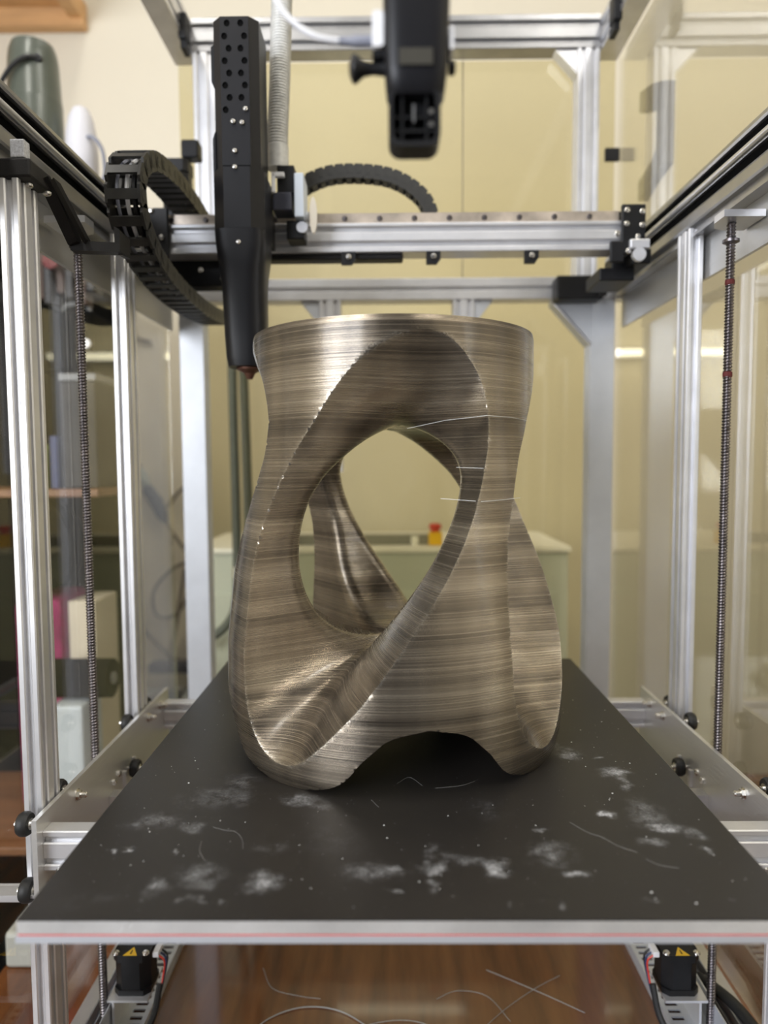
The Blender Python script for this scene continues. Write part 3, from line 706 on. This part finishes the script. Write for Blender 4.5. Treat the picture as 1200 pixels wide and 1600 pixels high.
MB().lathe([(.018, .4515), (.018, .449), (.008, .444), (.004, .436)], (cx + .006, 1.022, 0), 'z', 20).build('nozzle', plain('burnt_brass', (.16, .07, .045), .5, .5), TH, 30)
MB().box(cx - .03, cx + .03, 1.0705, 1.119, .640, .720, .002).build('carriage_plate', BLACK, TH)
# extruder drive beside the head
MB().box(-.168, -.140, 1.062, 1.10, .682, .708, .002).build('drive_motor_body', plain('slate_plastic', (.035, .037, .055), .45), TH)
MB().box(-.1620, -.1365, 1.068, 1.11, .7085, .748, .002).build('drive_housing', BLACK, TH)
MB().box(-.1360, -.1225, 1.060, 1.11, .672, .734, .0015).build('white_bracket', plain('pale_blue_white', (.62, .68, .76), .45), TH)
m = MB(); m.box(-.167, -.150, 1.058, 1.066, .728, .7345, .001); m.box(-.1685, -.1635, 1.058, 1.066, .706, .7345, .001); m.build('cable_clip', WHITE, TH)
MB().lathe([(.005, 0), (.007, .002), (.007, .0045), (.005, .0065)], (-.1225, 1.085, .680), 'x', 18).build('knob_stem', WHITE, TH, 30)
MB().prism([(-.1105 + .0055 * math.cos(a), .679 + .026 * math.sin(a)) for a in [2*PI*k/20 for k in range(20)]], 'y', 1.074, 1.080).build('lever', plain('ivory_plastic', (.68, .62, .52), .5), TH)
MB().lathe([(.008, 0), (.008, .006), (.005, .008)], (-.1265, 1.068, .660), 'y', 18).build('idler', ALU, TH, 30)
MB().box(-.150, -.1235, 1.075, 1.11, .645, .672, .002).build('lower_mount', BLACK, TH)
hs = []
hz = spline([(-.1625, 1.085, .7485), (-.1620, 1.085, .80), (-.1585, 1.09, .88), (-.155, 1.10, 1.0), (-.150, 1.11, 1.12)], 20)
rr = [.0145 + (.0011 if i % 2 else -.0006) for i in range(len(hz))]
rr[0:4] = [.0165] * 4
hz2 = resample(hz, .0021); rr2 = [.0150 + (.0007 if i % 2 else -.0006) for i in range(len(hz2))]
for i in range(16): rr2[i] = .0162
MB().tube(hz2, rr2, 16).build('clear_hose', CLEARH, TH, 25)

# ------------------------------------------------------------------ drag chains
def link_mesh(Lk, wd, ht, name, mat):
    m = MB(); t = .0032; h = ht / 2
    for s in (-1, 1):
        yo, yi = s * wd / 2, s * (wd / 2 - t)
        pts = [(-Lk * .56, -h * .55), (-Lk * .40, -h), (Lk * .40, -h), (Lk * .56, -h * .55), (Lk * .56, h * .55), (Lk * .40, h), (-Lk * .40, h), (-Lk * .56, h * .55)]
        m.prism(pts, 'y', min(yo, yi), max(yo, yi))
        yr = yo + s * .0004; m.prism([(.28 * Lk * math.cos(a) , .28 * Lk * math.sin(a)) for a in [2*PI*k/8 for k in range(8)]], 'y', min(yo, yr), max(yo, yr))
    m.box(-Lk * .34, Lk * .28, -wd / 2 + t, wd / 2 - t, h - .003, h + .0003); m.box(-Lk * .25, Lk * .22, -wd / 2 + t, wd / 2 - t, -h - .0003, -h + .003)
    return m.mesh(name, mat)
def chain(root, path, wd, ht, Lk, plane, off):
    me = link_mesh(Lk, wd, ht, 'link', CHAINM)
    pts = resample(spline(path, 16), Lk)
    for a, b in zip(pts, pts[1:]):
        mid = (a + b) / 2; d = (b - a).normalized()
        # local x along path, local y across
        acr = Vector((1, 0, 0)) if plane == 'yz' else Vector((0, 1, 0))
        zz = d.cross(acr); M = Matrix((d, acr, zz)).transposed()
        put('link', me, mid, root, M.to_euler())
    return pts
YC = thing('drag_chain', 'black cable drag chain looping up beside the left rail', 'cable chain', (-.3185, 1.1, .56))
px = -.3185
yp = [(px, 1.335, .583), (px, 1.25, .574), (px, 1.16, .570), (px, 1.06, .572), (px, .985, .581), (px, .925, .600), (px, .8915, .632), (px, .8945, .670), (px, .930, .699), (px, .985, .7135), (px, 1.06, .7215), (px, 1.15, .7215), (px, 1.24, .714), (px, 1.315, .703)]
chain(YC, yp, .043, .0245, .0255, 'yz', 0)
for dx, mm, r in ((-.010, WIREG, .0022), (.002, WIREW, .0027), (.011, RUBBER, .0032)):
    MB().tube(spline([(x + dx, y, z) for x, y, z in yp[1:-1]], 5), r, 6).build('cable', mm, YC, 40)
XC = thing('drag_chain', 'black cable drag chain arching above the gantry beam', 'cable chain', (0, 1.165, .70))
xp_ = [(-.152, 1.165, .741), (-.128, 1.165, .757), (-.092, 1.165, .770), (-.046, 1.165, .772), (.0, 1.165, .766), (.034, 1.165, .750), (.058, 1.165, .728), (.068, 1.165, .703)]
chain(XC, xp_, .026, .022, .0150, 'xz', 0)
# bracket holding the left chain
CB = thing('chain_bracket', 'black printed bracket holding the left drag chain to the front post', 'bracket', (-.36, .84, .56))
def bar(p0, p1, ax, ay, mat, name, parent, s1=1.0):
    """rectangular bar from p0 to p1 with half-size vectors ax, ay"""
    m = MB(); p0, p1, ax, ay = map(Vector, (p0, p1, ax, ay))
    A = [m.bm.verts.new(p0 + ax * a + ay * b) for a, b in ((-1, -1), (1, -1), (1, 1), (-1, 1))]
    B = [m.bm.verts.new(p1 + ax * a * s1 + ay * b * s1) for a, b in ((-1, -1), (1, -1), (1, 1), (-1, 1))]
    m.bm.faces.new(A); m.bm.faces.new(B[::-1])
    for k in range(4): m.bm.faces.new((A[k], A[(k+1) % 4], B[(k+1) % 4], B[k]))
    return m.build(name, mat, parent)
MB().box(-.3845, -.349, .716, .762, .5975, .6155, .002).build('mount_bar', BLACKP, CB)
bar((-.350, .752, .6065), (-.3565, .832, .5665), (.0055, 0, .002), (0, .008, 0), BLACKP, 'arm', CB)
bar((-.343, .757, .607), (-.344, .834, .5695), (.0016, 0, .002), (0, .008, 0), BLACKP, 'rib', CB)
bar((-.362, .838, .5655), (-.309, .846, .5655), (0, .008, 0), (0, 0, .0052), BLACKP, 'foot_bar', CB)
bar((-.311, .846, .561), (-.313, .868, .563), (.0022, 0, 0), (0, 0, .002), BLACKP, 'chain_stub', CB)
MB().prism([(-.3145, .589), (-.3085, .585), (-.3085, .561), (-.3145, .561)], 'y', .838, .872).build('chain_tab', BLACKP, CB)
MB().box(-.368, -.354, .716, .728, .6158, .633, .001).build('knurled_grip', PRINTS, CB)
for x, y in ((-.360, .735), (-.352, .757)): put('screw', SC, (x, y, .5972), CB, (0, PI / 2, 0))

# ------------------------------------------------------------------ action camera on its mount, hanging in front
CM = thing('action_camera', 'black action camera in a mount hanging from above', 'camera', (.017, .45, .70))
m = MB(); m.loft([(.540, .0170, .462, .0150, .012, 4), (.5435, .0170, .462, .0178, .0150, 4), (.555, .0172, .462, .0192, .0165, 4.5), (.60, .0176, .462, .0205, .0175, 4.5), (.66, .0178, .462, .0208, .0175, 4.5)], 48); m.build('body', SATIN, CM, 40)
MB().prism([(.0068 + x, z) for x, z in ((0, .5535), (.020, .5535), (.020, .563), (0, .563))], 'y', .4440, .4450).build('front_label', plain('dim_bronze', (.035, .032, .023), .5), CM)
# lower open cage
def rr_rect(x0, x1, z0, z1, r):
    out = []
    for (qx, qz, a0) in ((x1 - r, z1 - r, 0), (x0 + r, z1 - r, 90), (x0 + r, z0 + r, 180), (x1 - r, z0 + r, 270)):
        for k in range(6): a = R(a0 + k * 18); out.append((qx + r * math.cos(a), qz + r * math.sin(a)))
    return out
MB().prism(rr_rect(.0002, .0318, .509, .5450, .0075), 'y', .462, .470).build('cage_back', BLACK, CM)
def ring(o, i, y0, y1):
    bm = bmesh.new(); A = [[bm.verts.new((p[0], y, p[1])) for p in L] for y in (y0, y1) for L in (o, i)]
    n = len(o)
    for k in range(n):
        j = (k + 1) % n
        for a, b in ((0, 1), (1, 3), (3, 2), (2, 0)): bm.faces.new((A[a][k], A[a][j], A[b][j], A[b][k]))
    mb = MB(); mb.bm.free(); mb.bm = bm; return mb
ring(rr_rect(.0002, .0318, .509, .5450, .0075), rr_rect(.0030, .0290, .5118, .5420, .0055), .450, .462).build('cage_rim', BLACK, CM)
for z in (.5195, .5275): MB().box(.003, .029, .4535, .462, z - .0007, z + .0007).build('cage_rib', BLACK, CM)
for x in (.0085, .0235): MB().box(x - .0007, x + .0007, .4535, .462, .5125, .541).build('cage_rib', BLACK, CM)
MB().box(.0150, .0162, .452, .462, .5240, .5345).build('pin', plain('pin_grey', (.2, .2, .2), .4, .5), CM)
for z in (.5225, .5300): MB().lathe([(.0016, 0), (.0018, .003), (.0008, .004)], (.0262, .4515, z), 'y', 10).build('contact', STEEL, CM)
MB().prism(rr_rect(-.0095, -.0025, .5685, .5895, .0022), 'y', .452, .470).build('usb_port', WHITE, CM)
MB().prism(rr_rect(.0375, .0400, .5665, .580, .0012), 'y', .452, .470).build('side_clip', WHITE, CM)
MB().lathe([(.0035, -.0240), (.0078, -.0222), (.0086, -.0205), (.0078, -.0190), (.0046, -.0150), (.0036, -.009), (.0045, -.002)], (0, .462, .5605), 'x', 14).build('thumb_screw', BLACK, CM, 30)
MB().lathe([(.0045, .0375), (.0045, .041), (.003, .0418)], (0, .462, .5605), 'x', 8).build('thumb_nut', BLACK, CM, 30)
MB().box(-.0095, -.002, .455, .468, .5640, .5684).build('mount_tab', BLACK, CM)
MB().box(.006, .030, .455, .480, .66, 1.115).build('hanger_arm', BLACK, CM)
cb = thing('camera_cable', 'white cable with grey plug running to the action camera', 'cable', (-.02, .461, .577))
MB().tube(spline([(-.0240, .461, .5765), (-.034, .461, .5772), (-.0455, .461, .580), (-.056, .462, .587), (-.066, .464, .5985), (-.074, .466, .62), (-.078, .47, .66)], 6), .0019, 10).build('wire', WIREW, cb, 40)
MB().tube([(-.0096, .461, .5765), (-.0215, .461, .5765), (-.0225, .461, .5765), (-.0300, .461, .577)], [.0033, .0033, .0026, .0022], 14).build('plug', WIREG, cb, 35)

# ------------------------------------------------------------------ drive gear below the bed
for sg, xi, xo, xm, lab, lab2 in ((-1, -.322, -.3605, -.336, 'slotted grey steel cable tray along the left base', 'black stepper motor with yellow warning triangle on the left base bracket'), (1, .356, .4065, .368, 'slotted grey steel cable tray along the right base', 'black stepper motor with yellow warning triangle on the right base bracket')):
    t = thing('cable_tray', lab, 'tray', ((xi + xo) / 2, .9, -.422))
    # tray floor with real slots: bars between slots
    x0, x1 = min(xi, xi + sg * .030), max(xi, xi + sg * .030)
    MB().box(min(xi, xi + sg * .006), max(xi, xi + sg * .006), .50, 1.34, -.407, -.405).build('edge_strip', GREYA, t)
    MB().box(min(xi + sg * .022, xo), max(xi + sg * .022, xo), .50, 1.34, -.407, -.405).build('floor_strip', GREYA, t)
    me = MB().box(-.008, .008, -.0033, .0033, -.001, .001).mesh('crossbar', GREYA)
    y = .505
    while y < 1.335: put('crossbar', me, (xi + sg * .014, y, -.406), t); y += .0125
    MB().box(min(xi, xi + sg * .0015), max(xi, xi + sg * .0015), .50, 1.34, -.422, -.407).build('side_wall', GREYA, t)
    MB().box(min(xo, xo + sg * .0015), max(xo, xo + sg * .0015), .50, 1.34, -.405, -.370).build('outer_flange', GREYA, t)
    mo = thing('stepper_motor', lab2, 'motor', (xm, .895, -.405))
    b = MB(); b.box(xm - .028, xm + .0235, .864, .926, -.3665, -.3635) if sg < 0 else b.box(xm - .0235, xm + .030, .864, .926, -.3665, -.3635); b.box(xm + sg * .0205 - .0015, xm + sg * .0205 + .0015, .864, .926, -.4048, -.3665); b.build('bracket', ALUW, mo)
    stepper(mo, xm, .895, -.3634, .047, .054)
    MB().prism([(xm - .009, .872), (xm + .009, .872), (xm, .888)], 'z', -.3094, -.3090).build('warning_label', YELLOW, mo)
    MB().prism([(xm - .001, .8745), (xm + .001, .8745), (xm + .0006, .882), (xm - .0006, .882)], 'z', -.3090, -.3088).build('warning_mark', BLACK, mo)
    for dx, dy in ((-.019, -.019), (.019, -.019), (-.019, .019), (.019, .019)): put('screw', SC, (xm + dx, .895 + dy, -.3094), mo, (0, -PI / 2, 0))
    MB().box(xm - sg * .030 - .004, xm - sg * .030 + .004, .880, .90, -.318, -.311, .001).build('connector', WHITE, mo)
    q = xm - sg * .032
    for k, (mt) in enumerate((REDP, NAVY, RUBBER)):
        MB().tube(spline([(q, .882 + k * .006, -.315), (q - sg * .008, .884 + k * .006, -.325), (q - sg * .006, .884 + k * .005, -.345), (q - sg * .002, .87, -.375), (q + sg * .006, .85, -.400)], 5), .0013, 6).build('lead_wire', mt, mo, 40)
    MB().tube(spline([(q - sg * .004, .876, -.350), (q - sg * .001, .862, -.378), (q + sg * .008, .846, -.398)], 5), .0042, 8).build('cable_sleeve', RUBBER, mo, 40)
tag(MB().tube(spline([(.4185, .990, -.4135), (.4195, .965, -.405), (.424, .93, -.388), (.436, .87, -.3755), (.443, .80, -.3755), (.443, .70, -.3755)], 8), .0075, 10).build('power_cable', RUBBER, None, 40), 'thick black cable curving along the table at lower right', 'cable')

# ------------------------------------------------------------------ behind and beside the machine
hsx = [(-.358, [(-.352, 1.62, .60), (-.352, 1.62, .45), (-.350, 1.62, .2), (-.352, 1.62, .02), (-.375, 1.62, -.05), (-.44, 1.62, -.10)], 'dark grey hose hanging behind the left rear post'),
       (-.31, [(-.325, 1.60, .62), (-.322, 1.60, .45), (-.318, 1.60, .2), (-.315, 1.60, -.1), (-.315, 1.60, -.38)], 'dark grey hose hanging behind the print head')]
for _, pts, lab in hsx:
    t = thing('hanging_hose', lab, 'hose', pts[-1], 'hanging hoses')
    MB().tube(spline(pts, 8), .0105, 12).build('tube', DHOSE, t, 40)
    MB().lathe([(.0125, -.012), (.0125, .012)], (pts[2][0], pts[2][1], pts[2][2] - .13), 'z', 14).build('band', ALU, t, 30)
kb = thing('control_cabinet', 'pale grey steel cabinet standing behind the printer', 'cabinet', (-.05, 1.85, -1.1))
MB().box(-.47, .42, 1.68, 2.05, -1.1, .105, .006).build('body', PALEBOX, kb)
MB().box(-.475, .425, 1.672, 2.055, .105, .118, .003).build('lid', WHITE, kb)
for z in (-.15, -.5): MB().box(-.45, .39, 1.674, 1.68, z - .16, z + .16, .002).build('drawer', PALEBOX, kb)
pt = thing('power_strip', 'grey bar lying along the cabinet top', 'bar', (-.05, 1.75, .118))
MB().box(-.30, .105, 1.73, 1.765, .1182, .142, .003).build('bar', GREYBOX, pt)
MB().box(.05, .068, 1.728, 1.767, .1182, .139, .002).build('bracket', WHITE, pt)
es = thing('stop_button', 'red push button on a small yellow box on the cabinet', 'button', (.11, 1.73, .118))
MB().box(.092, .124, 1.71, 1.74, .1182, .150, .003).build('box', YELLOW, es)
MB().lathe([(.010, .150), (.010, .156), (.015, .158), (.015, .166), (.010, .170)], (.108, 1.725, 0), 'z', 18).build('button', REDP, es, 30)

wl = thing('tube_lamp', 'short fluorescent tube lamp on the wall behind the stool', 'lamp', (.025, 2.285, .655))
MB().box(-.200, .250, 2.278, 2.2995, .640, .670, .003).build('housing', WHITE, wl)
MB().cyl((.025, 2.264, .655), .010, -.212, .212, 'x', 12).build('tube', emit('tube_glow', (1, .98, .93), 4.5), wl, 30)
for x in (-.192, .242): MB().box(x - .004, x + .004, 2.252, 2.278, .643, .667, .002).build('socket', WHITE, wl)
# wooden wall shelf
sh = thing('wall_shelf', 'light wooden shelf fixed high on the wall', 'shelf', (-1.5, 2.1, 1.66))
MB().box(-2.2, -.925, 1.72, 2.298, 1.70, 1.725).build('board', WOODL, sh)
MB().box(-2.2, -.925, 2.262, 2.298, 1.645, 1.70).build('wall_cleat', WOODL, sh)
MB().box(-.965, -.925, 1.72, 2.262, 1.668, 1.70).build('end_cleat', WOODL, sh)
# shelving unit left of the machine
su = thing('shelving_unit', 'dark shelving unit with wooden boards left of the printer', 'shelves', (-.9, 1.53, -1.1))
for z in (.842, .252, -.42): MB().box(-1.25, -.585, 1.43 if z > 0 else 1.30, 1.638, z, z + .016, .002).build('board', WOODB, su)
for x in (-1.24,): 
    for y in (1.442, 1.626): MB().box(x - .012, x + .012, y - .012, y + .012, -1.1, .8415).build('upright', GREYBOX, su)
MB().box(-1.25, -.590, 1.640, 1.646, -1.1, .858).build('back_sheet', VOID, su)
# flask and jug on the top board
tf = thing('metal_flask', 'grey-green metal flask with wire handle standing above the left rail', 'flask', (-.730, 1.53, .8585))
MB().lathe([(.052, .8585), (.055, .865), (.055, .95), (.0535, 1.06), (.0530, 1.063), (.0522, 1.066), (.0488, 1.14), (.046, 1.160), (.041, 1.174), (.025, 1.180)], (-.730, 1.53, 0), 'z', 36).build('body', GREENB, tf, 35)
MB().tube(spline([(-.700, 1.488, 1.130), (-.722, 1.474, 1.124), (-.752, 1.474, 1.102), (-.783, 1.49, 1.070), (-.796, 1.525, 1.052)], 6), .0048, 8).build('handle', RUBBER, tf, 40)
MB().cyl((-.702, 1.492, 1.130), .008, -.006, .006, 'y', 14).build('handle_pivot', RUBBER, tf, 30)
jg = thing('white_jug', 'white plastic jug with curved wire handle beside the flask', 'jug', (-.636, 1.53, .8585))
MB().lathe([(.030, .8585), (.033, .865), (.033, .96), (.030, 1.00), (.024, 1.032), (.015, 1.050), (.004, 1.056)], (-.636, 1.53, 0), 'z', 24).build('body', plain('lavender_white', (.60, .59, .62), .5), jg, 40)
MB().tube(spline([(-.618, 1.51, .985), (-.604, 1.505, .983), (-.590, 1.505, .970), (-.582, 1.507, .945), (-.584, 1.51, .905), (-.606, 1.515, .89)], 6), .0040, 8).build('handle', WIREG, jg, 40)
# clutter on the shelves, seen through the left panel
gb = thing('lime_bin', 'lime green storage bin on the wooden board', 'bin', (-.72, 1.50, .2685))
MB().prism([(-.755, .355), (-.690, .355), (-.694, .2685), (-.751, .2685)], 'y', 1.44, 1.56).build('body', LIME, gb); MB().box(-.758, -.6885, 1.438, 1.562, .348, .357).build('rim', LIME, gb)
tag(MB().box(-.684, -.668, 1.44, 1.56, .2685, .375, .002).build('navy_folder', NAVY), 'upright navy blue folder beside the lime bin', 'folder')
hb = thing('taupe_box', 'grey-brown box with a paler lid beside the navy folder', 'box', (-.63, 1.52, .2685))
MB().box(-.664, -.592, 1.45, 1.60, .2685, .485, .004).build('body', plain('taupe_card', (.045, .041, .034), .7, 0, .2, 9), hb); MB().box(-.666, -.590, 1.448, 1.602, .485, .500, .002).build('lid', GREYBOX, hb)
mc = thing('black_machine', 'black tool case with a white knob on the grey-brown box', 'tool case', (-.64, 1.52, .5005))
MB().box(-.700, -.594, 1.45, 1.60, .5005, .625, .008).build('body', VOID, mc)
MB().lathe([(.010, 0), (.010, .006), (.007, .008)], (-.606, 1.442, .558), 'y', 16).build('knob', WHITE, mc, 30)
MB().tube(spline([(-.675, 1.50, .62), (-.670, 1.50, .642), (-.645, 1.50, .648), (-.622, 1.50, .642), (-.617, 1.50, .62)], 5), .005, 8).build('handle', GREYBOX, mc, 40)
bb = thing('hanging_bundle', 'dark brown ribbed bundle hanging under the top board', 'bundle', (-.66, 1.50, .66))
for k in range(7): MB().box(-.742 + k * .0215, -.724 + k * .0215, 1.47 + .01 * (k % 2), 1.52, .665 - .012 * (k % 3), .8415, .004).build('strip', BROWNBOX if k % 2 else DARKBOX, bb)
tag(MB().lathe([(.016, 0), (.018, .006), (.014, .020), (.006, .024)], (-.672, 1.446, .722), 'y', 18).build('red_cap', plain('dull_red', (.16, .02, .02), .6), None, 35), 'small red cap in front of the hanging bundle', 'cap')
sp = thing('filament_spool', 'black filament spool hanging below the wooden board', 'spool', (-.745, 1.47, .15))
for y in (1.440, 1.500): MB().cyl((-.745, y, .1505), .101, -.004, .004, 'y', 32).build('flange', VOID, sp, 30)
MB().cyl((-.745, 1.470, .1505), .078, -.0255, .0255, 'y', 28).build('winding', DARKBOX, sp, 30)
tag(MB().box(-.775, -.672, 1.44, 1.60, -.4035, .045, .02).build('magenta_bag', MAGENTA, None, 40), 'magenta cloth bag standing on the lowest shelf', 'bag')
tag(MB().box(-.668, -.612, 1.46, 1.58, -.4035, .035, .003).build('cream_carton', CARD), 'tall cream cardboard carton beside the magenta bag', 'carton')
tag(MB().box(-.650, -.588, 1.33, 1.425, -.4037, -.142, .006).build('pale_box', PALEBOX), 'pale blue-grey box standing low outside the left panel', 'box')
rl = thing('black_roll', 'black cylinder lying on the pale box behind the left panel', 'roll', (-.61, 1.385, -.1415))
MB().cyl((-.61, 1.385, -.1035), .038, -.06, .06, 'x', 24).build('body', VOID, rl, 30); MB().cyl((-.61, 1.385, -.1035), .012, -.064, .064, 'x', 16).build('core', GREYBOX, rl, 30)
# wall cables and odds between the left rear posts
ad = thing('power_adapter', 'dark power adapter hanging on cables on the wall', 'adapter', (-.74, 2.26, .20))
MB().tube([(-.775, 2.26, .255), (-.765, 2.26, .235), (-.74, 2.26, .195), (-.72, 2.26, .150), (-.712, 2.26, .130)], [.008, .019, .021, .017, .006], 10).build('body', plain('slate_grey', (.10, .11, .14), .5), ad, 40)
MB().tube([(-.80, 2.26, .30), (-.79, 2.26, .275), (-.765, 2.26, .250)], [.02, .028, .012], 10).build('plug', plain('clear_grey', (.42, .46, .44), .3), ad, 40)
for pts, lab in (([(-.82, 2.27, .42), (-.80, 2.265, .33), (-.75, 2.265, .22), (-.70, 2.265, .11), (-.64, 2.265, .02), (-.63, 2.265, -.02)], 'dark cable running down the wall past the adapter'),
                 ([(-.71, 2.27, .18), (-.67, 2.27, .23), (-.62, 2.27, .255), (-.58, 2.27, .26)], 'short dark cable branching right from the adapter'),
                 ([(-.63, 2.275, .01), (-.70, 2.275, -.02), (-.76, 2.275, -.09), (-.755, 2.275, -.165), (-.70, 2.275, -.17), (-.65, 2.275, -.10), (-.63, 2.275, .0)], 'looped grey cable on the wall'),
                 ([(-.66, 2.28, -.02), (-.69, 2.28, -.18), (-.72, 2.28, -.36)], 'thin cable hanging from the wall loop'),
                 ([(-.84, 2.28, -.17), (-.76, 2.28, -.26), (-.66, 2.28, -.36)], 'thin cable slanting down to the right on the wall'),
                 ([(-.80, 2.285, .95), (-.81, 2.285, .80), (-.80, 2.285, .72), (-.75, 2.285, .70)], 'thin hooked cable high on the wall behind the left panel')):
    tag(MB().tube(spline(pts, 6), .0055, 7).build('wall_cable', plain('cable_taupe', (.20, .17, .14), .6) if 'cable_taupe' not in MATS else MATS['cable_taupe'], None, 40), lab, 'cable', 'cables on the wall')
sb = thing('small_bench', 'low grey bench by the wall left of the cabinet', 'bench', (-.72, 2.1, -1.1))
MB().box(-.98, -.57, 1.99, 2.29, -.44, -.41, .004).build('top', PALEBOX, sb)
for x in (-.95, -.60): MB().box(x - .02, x + .02, 2.0, 2.28, -1.1, -.44).build('leg', GREYBOX, sb)
tag(MB().lathe([(.055, 0), (.055, .045), (.035, .045), (.035, 0), (.055, 0)], (-.815, 2.05, -.354), 'y', 28, cap=False).build('tape_roll', YELLOW, None, 30), 'yellow tape roll standing on the bench', 'tape')
tag(MB().prism([(-.79, -.4095), (-.62, -.4095), (-.60, -.33), (-.62, -.325), (-.79, -.385)], 'y', 1.995, 2.04).build('grey_wedge', GREYBOX), 'dark grey wedge in front of the yellow tape roll', 'wedge')
tag(MB().box(-.77, -.59, 2.22, 2.28, -.345, -.315, .003).build('dark_bar', plain('bar_slate', (.10, .10, .12), .5)), 'dark horizontal bar fixed to the wall above the bench', 'bar')
# pale tray seen at lower left beside the table edge
tag(MB().box(-.57, -.52, 1.0, 1.12, -.4215, -.368, .006).build('pale_tray', plain('bone_plastic', (.45, .45, .40), .5)), 'pale plastic tray on the table at lower left', 'tray')
